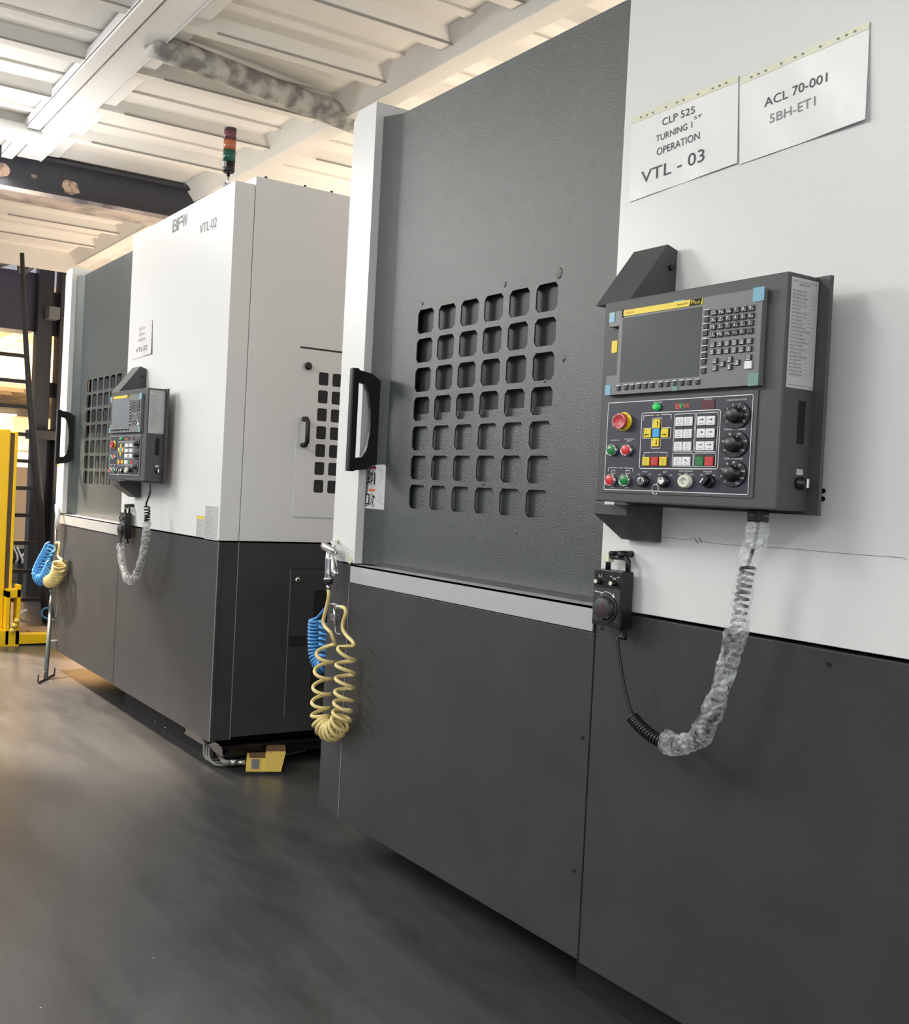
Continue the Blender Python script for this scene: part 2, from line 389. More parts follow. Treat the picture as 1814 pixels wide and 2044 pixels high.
# big pale beam with cable tray
mb = MB(); y0 = -0.17
mb.box(-6.85, 3.0, y0 - .075, y0 + .055, 3.0, 3.02).box(-6.85, 3.0, y0 - .012, y0 + .012, 3.02, 3.07).box(-6.85, 3.0, y0 + .055, y0 + .062, 2.995, 3.06)
mb.box(-6.85, 3.0, y0 + .10, y0 + .16, 3.04, 3.07)
tag(mb.build('trim_3', beamw), kind='structure')
mb = MB(); mb.box(-6.88, 3.0, y0 - .155, y0 - .095, 2.985, 3.005).box(-6.88, 3.0, y0 - .155, y0 - .15, 3.0, 3.05).box(-6.88, 3.0, y0 - .10, y0 - .095, 3.0, 3.05)
for k in range(9): mb.box(-6.7 + k, -6.68 + k, y0 - .13, y0 - .11, 3.0, 3.068)
tag(mb.build('cable_tray', beamw), 'long narrow pale cable tray running under the ceiling beside the wide beam', 'cable tray')
# black I-beam across
mb = MB(); mb.box(-7.02, -6.98, -5, 4, 2.84, 3.05).box(-7.10, -6.92, -5, 4, 3.03, 3.05)
mb.box(-7.14, -6.88, -5, 4, 2.80, 2.825, mi=1)
b4 = tag(mb.build('trim_4', [blkbeam, mat('flange_paint', (176, 160, 150), 0.5, rgb2=(90, 84, 88), vscale=3, thr=(.4, .55))]), kind='structure')
# bare patches where the black paint has peeled off the beam
for k_, (x, y, rr0, rr1, lab) in enumerate(((142, 375, .050, .050, 'large'), (3, 340, .045, .04, 'left'), (68, 352, .016, .012, 'small'))):
    q = atX(x, y, -6.98); rs_ = random.Random(k_ + 4); pts = []
    for i in range(16):
        a = i * math.pi / 8; f_ = 1 + rs_.uniform(-.22, .22); pts.append((q.y + rr0 * f_ * math.cos(a), q.z + rr1 * f_ * math.sin(a)))
    MB().prism(pts, 'x', -6.981, -6.9785).build('bare_patch', mat('bare_primer', (196, 168, 142), .7, rgb2=(130, 112, 100), vscale=18, thr=(.38, .5)), bpy.data.objects['trim_4'])
# slanting pipe
mb = MB(); pa = Vector((-4.66, -0.16, 3.0)); pb = Vector((-4.98, 1.25, 2.985))
pth = [pa.lerp(pb, i / 12) for i in range(13)]
mb.tube(pth, 0.058, 18); tag(mb.build('ceiling_pipe', rust), 'thick pipe with flaking grey and white paint slanting under the ceiling above the tower light', 'pipe')
# tube fitting seen upper left
def fitting(x, ya, yb, z, label):
    t = thing('tube_light_fitting', (x, ya, z), label, 'ceiling light')
    mb = MB(); mb.prism([(x - .05, z + .06), (x - .12, z), (x - .11, z), (x - .04, z + .05), (x + .04, z + .05), (x + .11, z), (x + .12, z), (x + .05, z + .06)], 'y', ya, yb)
    mb.box(x - .02, x + .02, ya + .2, ya + .24, z + .05, CZ); mb.box(x - .02, x + .02, yb - .24, yb - .2, z + .05, CZ)
    mb.build('reflector', beamw, t)
    for dx in (-.035, .035):
        MB().tube([(x + dx, ya + .02, z + .02), (x + dx, yb - .02, z + .02)], 0.014, 10).build('tube', mat('lit_tube', (255, 255, 250), 0.5, emit=14), t)
fitting(-6.3, -2.7, -1.45, 2.96, 'far fluorescent fitting of the lit pair at the upper left corner')
fitting(-6.3, -1.4, -0.25, 2.96, 'lit fluorescent tube fitting glaring beside the pale beam end at upper left')

# ------------------------------------------------------------------ turning machine (built once, copied for the second)
XR = -0.525          # right end of the machine
ZB, ZT, ZW = 0.129, 0.913, 2.318
def build_machine(dx, label, extras):
    O = Vector((-1.8, 0, 0))
    t = thing('turning_machine', O, label, 'machine', None)
    D = 1.5
    # dark core and underframe
    mb = MB(); mb.box(-3.075, XR - .01, 0.012, D, ZB + .01, ZT - .01)
    mb.build('base_core', blackm, t)
    MB().box(-1.93, XR - .2, 0.10, D - .1, 0, ZB + .02).box(-2.0, -1.93, .16, D - .1, .03, ZB + .02).build('underframe', blackm, t)
    MB().box(-3.0, -2.86, .7, D - .1, 0, ZB + .02).build('machine_foot', blackm, t)
    # dark base panels
    mb = MB()
    mb.box(-3.092, -2.953, 0, .02, ZB, ZT, .002).box(-3.092, -3.072, .02, D, ZB, ZT)
    mb.box(-2.9555, -2.9525, -.0006, .001, ZB, .858, mi=1); mb.build('base_panel', [dgrey, edge], t)
    mb = MB(); mb.box(-2.951, -1.8145, 0, .02, ZB, .857, .002); mb.box(-2.951, -1.8145, 0.004, .02, .857, ZT); mb.build('base_panel', dgrey, t)
    mb = MB(); mb.box(-1.810, XR, 0, .02, ZB - .004, ZT - .003, .002)
    for x, z in ((-1.835, .62), (-1.84, .32), (-1.2, .885), (-1.79, .87)): mb.lathe([(.004, 0), (.004, .0015)], (x, -.0001, z), '-y', 10, 1, 1.25)
    mb.build('base_panel', [dgrey, black], t)
    mb = MB(); mb.box(XR - .02, XR, .02, .083, ZB, ZT - .003).box(XR - .02, XR, .086, D, ZB + .01, ZT - .003)
    mb.box(XR - .003, XR + .0006, -.0004, .002, ZB, ZT, mi=1); mb.box(XR - .003, XR + .0006, .083, .086, ZB, ZT, mi=1)
    mb.box(XR, XR + .0006, .313, .315, .2, .808, mi=1); mb.box(XR, XR + .0004, .313, .7, .806, .809, mi=2)
    mb.box(XR, XR + .0005, .425, .55, .31, .72, mi=2)
    mb.build('side_panel', [dgrey, edge, blackm], t)
    # recess and knob in the lower side door
    mb = MB(); mb.box(XR, XR + .004, .324, .392, .495, .532).box(XR + .004, XR + .006, .335, .38, .50, .51, mi=1)
    mb.build('recessed_pull', [blackm, chrome], t); mb = MB(); mb.lathe([(.012, 0), (.012, .008), (.006, .012)], (XR, .344, .763), 'x', 14, 0); mb.build('side_latch', chrome, t)
    # stainless rail and sill
    mb = MB(); mb.box(-2.945, -1.817, -.004, .0, .860, ZT + .002).box(-2.945, -1.817, -.004, .06, ZT - .003, ZT + .002)
    mb.box(-2.93, -1.83, .05, .056, ZT, ZT + .012, mi=1)
    mb.build('rail', [steel, dgrey], t)
    # white right body
    mb = MB(); mb.box(-1.805, XR, 0, .083, ZT + .004, ZW, .0015)
    mb.lathe([(.0045, 0), (.0045, .0012)], (-1.233, 0, 1.186), '-y', 12, 1, 1.3); mb.lathe([(.0045, 0), (.0045, .0012)], (-1.233, 0, 1.172), '-y', 12, 1, 1.3)
    mb.build('front_panel', [white, black], t)
    mb = MB(); mb.box(-1.79, XR, .086, D, ZT + .004, 2.352, .0015) if extras else mb.box(-1.79, XR, .086, D, ZT + .004, 2.30)
    if extras:
        for y in (.13, .30, .42): mb.lathe([(.006, 0), (.006, .008)], (XR - .01, y, 2.352), 'z', 8, 1)
    mb.build('rear_body', [white, black], t)
    # post on the left
    mb = MB()
    mb.prism([(-3.080, ZT + .006), (-2.930, ZT + .006), (-2.930, 2.324), (-3.042, 2.324), (-3.072, 2.296)], 'y', 0, .12)
    mb.build('post', [white], t)
    mb = MB(); mb.lathe([(.011, 0), (.011, .003)], (-2.955, -.0005, ZT + .014), '-y', 16, 0, 1.3); mb.build('tape_patch', tapem, t)
    # sliding door with window grid
    cu = [-2.675 + .1116 * i for i in range(6)]; cv = [1.133 + .0845 * i for i in range(7)]
    dr = perforated(MB(), 'y', .055, .004, -2.862, -1.80, ZT + .006, 2.283, cu, cv, .0425, .0345, .011)
    dr.prism([(-2.862, .055), (-2.9285, .026), (-2.9285, .034), (-2.862, .063)], 'z', ZT + .006, 2.283)
    for x_, y_, r_ in ((1117, 545, .014), (1008, 568, .008), (843, 606, .007), (1125, 716, .009), (1088, 760, .006), (965, 965, .007), (1030, 1062, .006)):
        q_ = atY(x_, y_, .055); dr.lathe([(r_, 0), (r_ * .8, .0006), (r_ * .4, .0018), (.0005, .0022)], q_, '-y', 14, 0, .8)
    dr.box(-2.86, -1.80, .0592, .10, 2.25, 2.281); dr.box(-1.82, -1.80, .0592, .10, ZT, 2.283)
    door = dr.build('sliding_door', doorm, t)
    mb = MB(); mb.box(-2.76, -2.03, .075, .085, 1.36, 1.71); mb.build('window_pane', grey_glass(), door)
    mb = MB(); mb.box(-2.74, -2.05, .070, .078, 1.08, 1.375, .003); mb.build('splash_plate', doorm, door)
    mb = MB(); mb.box(-2.90, -1.83, .12, .14, ZT, 2.26); mb.build('door_backing', blackm, door)
    # D handle standing out from the door edge
    mb = MB()
    xh = -2.906
    out = [(.052, 1.445), (.046, 1.470), (.010, 1.497), (-.010, 1.502), (-.050, 1.506), (-.050, 1.199), (-.012, 1.203), (.020, 1.215), (.036, 1.228), (.050, 1.24)]
    inn = [(.052, 1.45)]
    hole = [(-.034, 1.467), (-.012, 1.462), (.001, 1.44), (.010, 1.40), (.013, 1.35), (.010, 1.30), (.002, 1.262), (-.012, 1.243), (-.034, 1.240)]
    # plate between outline and hole, as strips
    top = [(.052, 1.445), (.046, 1.472), (.012, 1.497), (-.034, 1.504)]
    mb.prism([(-.034, 1.504), (.012, 1.497), (.046, 1.472), (.052, 1.44), (.052, 1.42), (.005, 1.42), (.001, 1.44), (-.012, 1.462), (-.034, 1.467)], 'x', xh, xh + .012)
    mb.prism([(.005, 1.42), (.052, 1.42), (.052, 1.28), (.006, 1.28), (.012, 1.32), (.013, 1.35), (.011, 1.39)], 'x', xh, xh + .012)
    mb.prism([(.006, 1.28), (.052, 1.28), (.052, 1.235), (.036, 1.225), (.005, 1.207), (-.034, 1.202), (-.034, 1.240), (-.012, 1.243), (.001, 1.262)], 'x', xh, xh + .012)
    mb.box(xh - .006, xh + .016, -.058, -.034, 1.199, 1.509, .004)
    mb.build('door_handle', black, door)
    return t, door

m1, door1 = build_machine(0, 'large white and grey turning machine in the foreground with two sheets taped on', False)
# raised hinge hook on the post
index_kids()
DX = -3.512
m2, door2 = build_machine(DX, 'white and dark grey turning machine standing behind, with grilled side door and tower light', True)
# side access door of the second machine, its lettering and stickers
mb = perforated(MB(), 'x', XR + .004, .004, .309, .80, 1.02, 1.703, [.419 + .0625 * i for i in range(5)], [1.148 + .0735 * i for i in range(7)], .0225, .0265, .005)
sd = mb.build('side_door', white, m2)
mb = MB(); mb.box(XR - .0006, XR + .0008, .309, .80, 1.703, 1.711).box(XR, XR + .0009, .33, .78, 1.06, 1.66); mb.build('mesh_backing', mat('grille_dark', (38, 38, 40), 0.7), sd)
mb = MB(); mb.lathe([(.009, 0), (.009, .006), (.016, .008), (.016, .014), (.01, .018)], (XR + .004, .342, 1.633), 'x', 14); mb.build('lock', black, sd)
mb = MB(); hp = [(XR + .004, .336, 1.418), (XR + .03, .338, 1.418), (XR + .04, .340, 1.405), (XR + .04, .340, 1.325), (XR + .03, .338, 1.312), (XR + .004, .336, 1.312)]
mb.tube(hp, .009, 8, sq=(1, 1.2)); mb.build('handle', black, sd)
def off(p, d=DX): return Vector((p[0] - d, p[1], p[2]))
mb = MB()
a = off((-4.75, 0, 2.245)); b = off((-4.55, 0, 2.285))
for k, (ch, mi) in enumerate((('B', 0), ('F', 0), ('W', 0))):
    cx = a.x + (.035, .095, .155)[k]
    mb.text(ch, (cx, -.0012, 2.262), .055, w=.065, mi=1); mb.text(ch, (cx + .006, -.0008, 2.264), .055, w=.065, mi=0)
mb.build('lettering', [mat('sticker_shine', (176, 176, 176), .4), mat('sticker_grey_dark', (96, 96, 98), .5)], m2); mb = MB()
mb.text('VTL-02', (off((-4.31, 0, 0)).x, -.0012, 2.19), .040, w=.19, mi=1)
mb.build('lettering', [mat('sticker_shine', (176, 176, 176), .4), mat('sticker_grey_dark', (96, 96, 98), .5)], m2)
def notice(x0, x1, z0, z1, y, rows, head=None, m_=None, root=None, name='warning_label'):
    mb = MB(); mb.box(x0, x1, y - .0008, y, z0, z1)
    hh = 0
    if head:
        hh = (z1 - z0) * .14; mb.box(x0 + .002, x1 - .002, y - .0012, y, z1 - hh, z1 - .002, mi=2)
        mb.text('!', (x0 + .01, y - .0014, z1 - hh / 2), hh * .6, mi=3)
    n = rows
    for k in range(n):
        z = z1 - hh - (k + .7) * (z1 - z0 - hh) / (n + .4); L = (x1 - x0) * random.uniform(.45, .9)
        mb.box(x0 + .005, x0 + .005 + L * .9, y - .0011, y, z, z + .0018, mi=1)
    return mb.build(name, [m_ or stickg, ink2, yel, ink], root)
notice(off((-4.284, 0, 0)).x, off((-4.196, 0, 0)).x, .918, 1.005, 0, 7, True, root=m2)
notice(off((-4.192, 0, 0)).x, off((-4.053, 0, 0)).x, .915, 1.048, 0, 16, root=m2)
# danger label on the door next to the handle (both machines, blank details too small on the far one)
def danger(root, door):
    y = .0545; x0, x1, z0, z1 = -2.995, -2.857, 1.088, 1.225
    x0 = -2.90; mb = MB(); mb.box(x0, x1, y - .0006, y, z0, z1 - .004).box(x0, x1 - .004, y - .0006, y, z1 - .006, z1)
    mb.box(x0 + .001, -2.884, y - .001, y, 1.209, 1.216, mi=1); mb.box(x0 + .0005, -2.887, y - .001, y, 1.146, 1.152, mi=2)
    return mb
def danger_label(door):
    pY = .0544
    def q(x, y):
        d = ray(x, y); A_ = Vector((-2.9285, .0255, 0)); n_ = Vector((.029, -.0665, 0)).normalized(); h = EYE + d * ((A_ - EYE).dot(n_) / d.dot(n_)); h.z = h.z; return h
    def k(x, y): return q(720 + x / 17.77, 915 + y / 17.77)
    A = [k(150, 1760), k(840, 1830), k(900, 330), k(850, 220), k(380, 235)]
    mb = MB(); vs = [p for p in A] + [p + Vector((0, .0012, 0)) for p in A]
    mb.add(vs, [(0, 1, 2, 3, 4)] + [(i, (i + 1) % 5, 5 + (i + 1) % 5, 5 + i) for i in range(5)])
    e = Vector((0, -.0007, 0))
    def poly(pts, mi): mb.add([k(*p) + e for p in pts], [list(range(len(pts)))], mi)
    def st(pts, w_, mi=3): mb.stroke([k(*p) + e * 1.3 for p in pts], w_, (0, -1, 0), mi)
    poly([(320, 290), (320, 375), (545, 385), (545, 275)], 1); poly([(400, 290), (400, 370), (500, 375), (500, 285)], 4)
    poly([(290, 1090), (290, 1165), (500, 1165), (505, 1090)], 2)
    st([(300, 500), (400, 640), (430, 450)], .004); st([(400, 620), (405, 780), (220, 885)], .0045); st([(400, 770), (355, 920)], .003)
    st([(490, 545), (480, 880)], .008); st([(260, 665), (345, 665), (345, 735), (260, 735), (260, 665)], .003)
    st([(385, 530), (395, 550)], .006)
    st([(205, 1255), (190, 1570)], .002); st([(205, 1255), (300, 1295), (280, 1560)], .005); st([(170, 1610), (295, 1590)], .004); st([(170, 1680), (295, 1640)], .003)
    st([(385, 1260), (450, 1420), (420, 1560), (440, 1710)], .003); st([(450, 1420), (510, 1380)], .002); st([(350, 1380), (410, 1450), (300, 1490)], .002); st([(430, 1510), (335, 1580), (375, 1680)], .002)
    st([(455, 1340), (470, 1352)], .005)
    for s_, x, y in (('CLAMP', 655, 335), ('APPROACH', 680, 430), ('DOORS AND', 690, 520), ('KEEP YOUR', 660, 615), ('HANDS CLEAR', 700, 708), ('TO AVOID', 645, 795), ('INJURY', 645, 885),
                     ('DO NOT', 625, 1230), ('OPEN THE', 640, 1325), ('DOOR WHILE', 665, 1410), ('MACHINE', 615, 1495), ('IS MOVING', 655, 1590)):
        mb.text(s_, k(x, y) + e * 1.2, .0022, w=.00042 * len(s_) * 10, mi=5)
    mb.build('warning_label', [mat('label_silver', (205, 205, 205), .35), mat('label_maroon', (120, 40, 66), .5), orange, blackm, red, ink], door)
danger_label(door1)
mb = MB(); mb.box(-3.074, -3.03, -.0008, 0, 1.06, 1.25).box(-3.07, -3.034, -.0012, 0, 1.19, 1.22, mi=1).box(-3.07, -3.034, -.0012, 0, 1.10, 1.16, mi=2); mb.build('warning_label', [stickg, yel, ink2], m2)
m2.location.x += DX
# crooked scratch on the white body and marks
mb = MB()
sc = [(1322, 1071), (1340, 1074), (1368, 1078), (1386, 1073), (1388, 1080), (1418, 1083), (1440, 1086), (1500, 1091), (1560, 1094), (1600, 1097), (1640, 1101), (1700, 1106), (1800, 1113), (1808, 1117)]
for i in range(len(sc) - 1):
    mb.stroke([atY(*sc[i], -.0006), atY(*sc[i + 1], -.0006)], .0010, (0, -1, 0))
mb.stroke([atY(1395, 1074, -.0007), atY(1400, 1081, -.0007)], .003, (0, -1, 0)); mb.stroke([atY(1388, 1077, -.0007), atY(1392, 1083, -.0007)], .003, (0, -1, 0))
mb.build('scratch', ink2, m1)

# ------------------------------------------------------------------ control pendant
FYP = -.14
def c1(x, y): return (1160 + x / 3.296, 480 + y / 3.296)
def c2(x, y): return (1190 + x / 5.497, 770 + y / 5.497)
def c3(x, y): return (1200 + x / 5.335, 560 + y / 5.335)
XS = -1.217
def build_pendant(label):
    t = thing('control_pendant', Vector((-1.45, 0, 1.07)), label, 'control panel', 'control pendants on the machine fronts')
    mb = MB(); mb.box(-1.675, XS, FYP, -.060, 1.148, 1.548, .003); mb.box(-1.705, -1.193, -.062, -.054, 1.142, 1.550, .001)
    s = atX(1597, 857, XS); mb.box(XS - .004, XS + .0006, s.y - .008, s.y + .010, 1.262, 1.335, mi=1)
    hs = mb.build('housing', [panelg, blackm], t)
    mb = MB(); mb.prism([(0.0, 1.668), (-.028, 1.676), (-.125, 1.549), (0, 1.549)], 'x', -1.722, -1.622)
    mb.lathe([(.006, 0), (.006, .008)], (-1.622, -.018, 1.63), 'x', 8, 1); mb.lathe([(.005, 0), (.005, .008)], (-1.622, -.012, 1.565), 'x', 8, 1)
    mb.build('mounting_bracket', [panelg, black], t)
    mb = MB(); mb.prism([(0.0, 1.070), (-.02, 1.070), (-.10, 1.122), (-.10, 1.142), (0, 1.142)], 'x', -1.722, -1.624); mb.build('mounting_bracket', panelg, t)
    # printed list on the side
    a, b, c_, d = atX(1581.5, 547.5, XS), atX(1638, 561, XS), atX(1625, 770.5, XS), atX(1568.8, 764.8, XS)
    y0_, y1_, z0_, z1_ = FYP + .007, -.064, 1.355, 1.540
    mb = MB(); mb.box(XS, XS + .0008, y0_, y1_, z0_, z1_)
    mb.stroke([(XS + .001, y0_ + .003, z1_ - .006), (XS + .001, y1_ - .003, z1_ - .006)], .0006, (1, 0, 0), 1)
    mb.stroke([(XS + .001, y0_ + .003, z0_ + .005), (XS + .001, y1_ - .003, z0_ + .005)], .0006, (1, 0, 0), 1)
    mb.text('TIMER LISTS', (XS + .001, y0_ + .032, z1_ - .011), .004, u=(0, 1, 0), w=.026, mi=1)
    rows = ['M03 SPINDLE FWD', 'M04 SPINDLE REV', 'M05 SPINDLE STOP', 'M08 COOLANT ON', 'M09 COOLANT OFF', 'M10 CHUCK', 'M19 ORIENTATION ON', 'M20 AIR BLOW ON', 'M21 AIR BLOW', 'M25 COLLAR UP', 'M26 PROGRAM END', 'M30 END PROGRAM RESET', 'M31 CHIP CONV', 'M32 TOOL MEASURE', 'M33 TOOL MEASURE OFF', 'M36 HYD POWER', 'M37 HYD MOTOR OFF', 'M38 LAMP OFF', 'M40 GEAR IN NEUTRAL', 'M41 GEAR LOW', 'M42 GEAR HIGH', 'M43 DOOR OPEN', 'M44 DOOR CLOSE', 'M98 SUB PROGRAM']
    for i, r_ in enumerate(rows):
        z = z1_ - .022 - i * .0061
        mb.text(r_, (XS + .001, y0_ + .004 + .0012 * len(r_), z), .0026, u=(0, 1, 0), w=.0024 * len(r_), mi=1)
        mb.stroke([(XS + .0009, y0_ + .003, z - .0028), (XS + .0009, y1_ - .003, z - .0028)], .0002, (1, 0, 0), 1)
    mb.build('printed_list', [stickg, ink], t)
    # rotary switch on the side
    s = atX(1597, 965, XS); mb = MB(); mb.lathe([(.011, 0), (.011, .006), (.0075, .007), (.0075, .016)], (XS, s.y - .004, s.z), 'x', 16)
    mb.box(XS + .016, XS + .02, s.y - .007, s.y - .001, s.z - .008, s.z + .008, .001, mi=1); mb.box(XS, XS + .001, s.y - .012, s.y + .004, s.z + .014, s.z + .024, mi=2)
    mb.build('side_switch', [black, chrome, stickg], t)

    # ---- screen unit
    Ys = -.152
    def k3(x, y, d=0): p = atY(*c3(x, y), Ys); p.y -= d; return p
    tl, tr, br, bl = k3(85, 340), k3(1728, 78), k3(1660, 1110), k3(38, 1222)
    X0, X1 = (tl.x + bl.x) / 2 + .002, (tr.x + br.x) / 2; Z1, Z0 = (tl.z + tr.z) / 2, (bl.z + br.z) / 2
    n1, n2 = k3(187, 482), k3(165, 1008)
    XN = (n1.x + n2.x) / 2
    mb = MB()
    mb.prism([(X0, Z0), (X1, Z0), (X1, Z1), (X0, Z1), (X0, n1.z), (XN, n1.z), (XN, n2.z), (X0, n2.z)], 'y', Ys, FYP)
    su = mb.build('screen_unit', scrg, t)
    s0, s1, s2 = k3(230, 400), k3(1075, 310), k3(1030, 1020)
    gx0, gx1, gz0, gz1 = k3(215, 700).x, k3(1052, 650).x, k3(620, 1052).z, k3(650, 340).z
    MB().box(gx0, gx1, Ys - .0006, Ys + .002, gz0, gz1).build('screen', lcd, su)
    mb = MB(); mb.box(k3(230, 370).x, k3(1080, 245).x, Ys - .0012, Ys, gz1 + .004, gz1 + .0155)
    zc = gz1 + .0097; mb.box(k3(225, 370).x, k3(240, 370).x, Ys - .0014, Ys, gz1 + .002, gz1 + .0175, mi=2)
    mb.text('FANUC', (k3(312, 355).x, Ys - .0016, zc), .0042, w=.024, mi=1)
    mb.text('Series 0i-TF', (k3(868, 280).x, Ys - .0016, zc), .0034, w=.026, mi=2)
    mb.prism([(k3(940, 260).x, zc - .0055), (k3(1062, 260).x, zc - .0055), (k3(1075, 260).x, zc + .0055), (k3(955, 260).x, zc + .0055)], 'y', Ys - .0015, Ys, 2)
    mb.text('Plus', (k3(1008, 248).x, Ys - .0019, zc), .007, w=.022, mi=0)
    mb.build('name_strip', [yel, red, blackm], su)
    MB().box(k3(68, 700).x, k3(126, 700).x, FYP - .0015, FYP, k3(95, 762).z, k3(95, 635).z).build('yellow_sticker', yel, su)
    # corner films
    for (x, y, w_, h_, mm) in ((118, 395, .016, .019, bluet), (72, 1168, .016, .020, bluet), (1678, 145, .024, .024, bluet), (1617, 1052, .023, .022, mat('green_film', (108, 148, 134), .3)), (830, 232, .027, .007, bluet), (785, 1118, .014, .020, mat('green_film', (108, 148, 134), .3))):
        p = k3(x, y); MB().box(p.x - w_ / 2, p.x + w_ / 2, Ys - .0010, Ys, p.z - h_ / 2, p.z + h_ / 2).build('corner_film', mm, su)
    # keys
    kw, kh = .0125, .0098
    def key(x, y, big=None, sub=None, w_=kw, h_=kh, top=False, m_=keyd, icon=None):
        p = k3(x, y); mb = MB(); mb.box(p.x - w_ / 2, p.x + w_ / 2, Ys - .003, Ys, p.z - h_ / 2, p.z + h_ / 2, .0008)
        f = Ys - .0034
        if top: mb.box(p.x - w_ / 2, p.x + w_ / 2 + .001, Ys - .0035, Ys, p.z + h_ / 2 + .0006, p.z + h_ / 2 + .0022, mi=1)
        if big in ('-', '.'): mb.box(p.x - .004, p.x + (.0 if big == '-' else -.003), f, f + .001, p.z, p.z + .001, mi=1)
        elif big: mb.text(big, (p.x - .0015, f, p.z + .0005), .0062 if len(big) == 1 else .003, w=None if len(big) == 1 else .008, mi=1)
        if sub: mb.text(sub, (p.x + .0042, f, p.z - .0022), .0024 if sub not in ',=*' else .0012, mi=1, w=.0028 if sub in ',=*+' else None)
        if icon:
            mb.stroke([(p.x - .0035, f, p.z - .0022), (p.x + .0035, f, p.z - .0022), (p.x + .0035, f, p.z + .003), (p.x - .0035, f, p.z + .003)], .0007, (0, -1, 0), 1, True)
            mb.box(p.x - .004, p.x + .004, f, f + .001, p.z - .0042, p.z - .0034, mi=1); mb.box(p.x - .001, p.x + .001, f, f + .001, p.z - .0008, p.z + .0016, mi=1)
        if icon == 'd': mb.box(p.x - .001, p.x + .001, f, f + .001, p.z - .003, p.z + .003, mi=1)
        mb.build('key', [m_, wline], su)
    for i, (a_, b_) in enumerate((('O', 'P'), ('N', 'Q'), ('G', 'R'), ('7', 'A'), ('8', 'B'), ('9', 'D'))): key(1212 + 78.5 * i, 343 - 9.8 * i, a_, b_)
    for i, (a_, b_) in enumerate((('X', 'C'), ('Z', 'Y'), ('F', 'L'), ('4', '['), ('5', ']'), ('6', 'SP'))): key(1206 + 79 * i, 421 - 9.2 * i, a_, b_)
    for i, (a_, b_) in enumerate((('M', 'I'), ('S', 'K'), ('T', 'J'), ('1', ','), ('2', '#'), ('3', '='))): key(1200 + 79 * i, 498 - 9 * i, a_, b_)
    for i, (a_, b_) in enumerate((('U', 'H'), ('W', 'V'), ('EOB', 'E'), ('-', '+'), ('0', '*'), ('.', '/'))): key(1195 + 79 * i, 580 - 9 * i, a_, b_)
    for i in range(6): key(1191 + 78.5 * i, 683 - 8 * i, icon='s')
    for i in range(6): key(1186 + 78.5 * i, 762 - 7 * i, icon='s')
    for x, y in ((1216, 855), (1213, 933), (1293, 888), (1372, 840), (1368, 920), (1450, 873)): key(x, y, icon='d')
    key(1574, 820, icon='s'); key(1570, 900, w_=.0155, h_=.0135, m_=keyw)
    for i, (x, y) in enumerate(((1130, 347), (1124, 418), (1119, 492), (1114, 562), (1108, 655), (1103, 728), (1099, 798), (1094, 868), (1090, 965))): key(x, y, w_=.0105, h_=.0085, top=True)
    for i, (x, y) in enumerate(((187, 1150), (267, 1142), (333, 1137), (405, 1130), (474, 1124), (545, 1118), (637, 1112), (710, 1106), (786, 1098), (861, 1094), (937, 1090), (1029, 1083))): key(x, y, w_=.0085, h_=.0080, top=True)

    # ---- operator panel
    Yp = -.1425
    def k2(x, y, d=0): p = atY(*c2(x, y), Yp); p.y -= d; return p
    q1, q2, q3, q4 = k2(105, 150), k2(1775, 38), k2(1712, 1235), k2(50, 1165)
    PX0, PX1, PZ0, PZ1 = (q1.x + q4.x) / 2, (q2.x + q3.x) / 2, (q3.z + q4.z) / 2, (q1.z + q2.z) / 2
    mb = MB(); mb.box(PX0, PX1, Yp + .0005, FYP, PZ0, PZ1, mi=0)
    l1, l2, l3, l4 = k2(137, 192), k2(1724, 94), k2(1664, 1190), k2(85, 1140)
    lx0, lx1, lz0, lz1 = (l1.x + l4.x) / 2, (l2.x + l3.x) / 2, (l3.z + l4.z) / 2, (l1.z + l2.z) / 2
    mb.box(lx0 - .001, lx1 + .001, Yp, Yp + .001, lz0 - .001, lz1 + .001, mi=1)
    N = (0, -1, 0); e = .0004
    def ln(pts, w_=.0011, closed=False): mb.stroke([k2(x, y, e) for x, y in pts], w_, N, 2, closed)
    mb.stroke([(lx0, Yp - e, lz0), (lx1, Yp - e, lz0), (lx1, Yp - e, lz1), (lx0, Yp - e, lz1)], .0014, N, 2, True)
    def rr(x0, y0, x1, y1, sk=.04, c=12):
        def S(x, y): return (x - (y - y0) * .045, y - (x - x0) * sk)
        ln([S(x0 + c, y0), S(x1 - c, y0), S(x1, y0 + c), S(x1, y1 - c), S(x1 - c, y1), S(x0 + c, y1), S(x0, y1 - c), S(x0, y0 + c)], closed=True)
    ln([(520, 300), (1345, 262), (1365, 278), (1333, 895), (1318, 912), (485, 908), (472, 893), (503, 315)], .0015, True)
    ln([(868, 312), (1078, 300), (1088, 310), (1065, 712), (1055, 722), (850, 720), (843, 710), (862, 322)], closed=True)
    ln([(1110, 300), (1332, 289), (1342, 300), (1318, 712), (1308, 722), (1085, 722), (1077, 712), (1100, 310)], closed=True)
    ln([(845, 740), (1054, 740), (1064, 750), (1058, 878), (1048, 886), (838, 884), (832, 875), (836, 750)], closed=True)
    ln([(1085, 740), (1304, 738), (1313, 748), (1306, 878), (1296, 887), (1078, 886), (1070, 877), (1075, 750)], closed=True)
    ln([(622, 360), (722, 352), (716, 462), (820, 458), (812, 572), (708, 575), (702, 684), (602, 686), (607, 576), (510, 577), (517, 470), (616, 464)], closed=True)
    ln([(520, 380), (524, 330), (632, 322)]); ln([(715, 316), (826, 314), (822, 366)])
    ln([(522, 778), (527, 733), (600, 731)]); ln([(700, 730), (778, 729), (776, 778)])
    ln([(133, 938), (137, 900), (228, 898)]); ln([(310, 902), (403, 906), (401, 938)])
    for x in (187, 345): ln([(x - 18, 928), (x + 18, 929), (x + 18, 962), (x - 18, 961)], .0009, True)
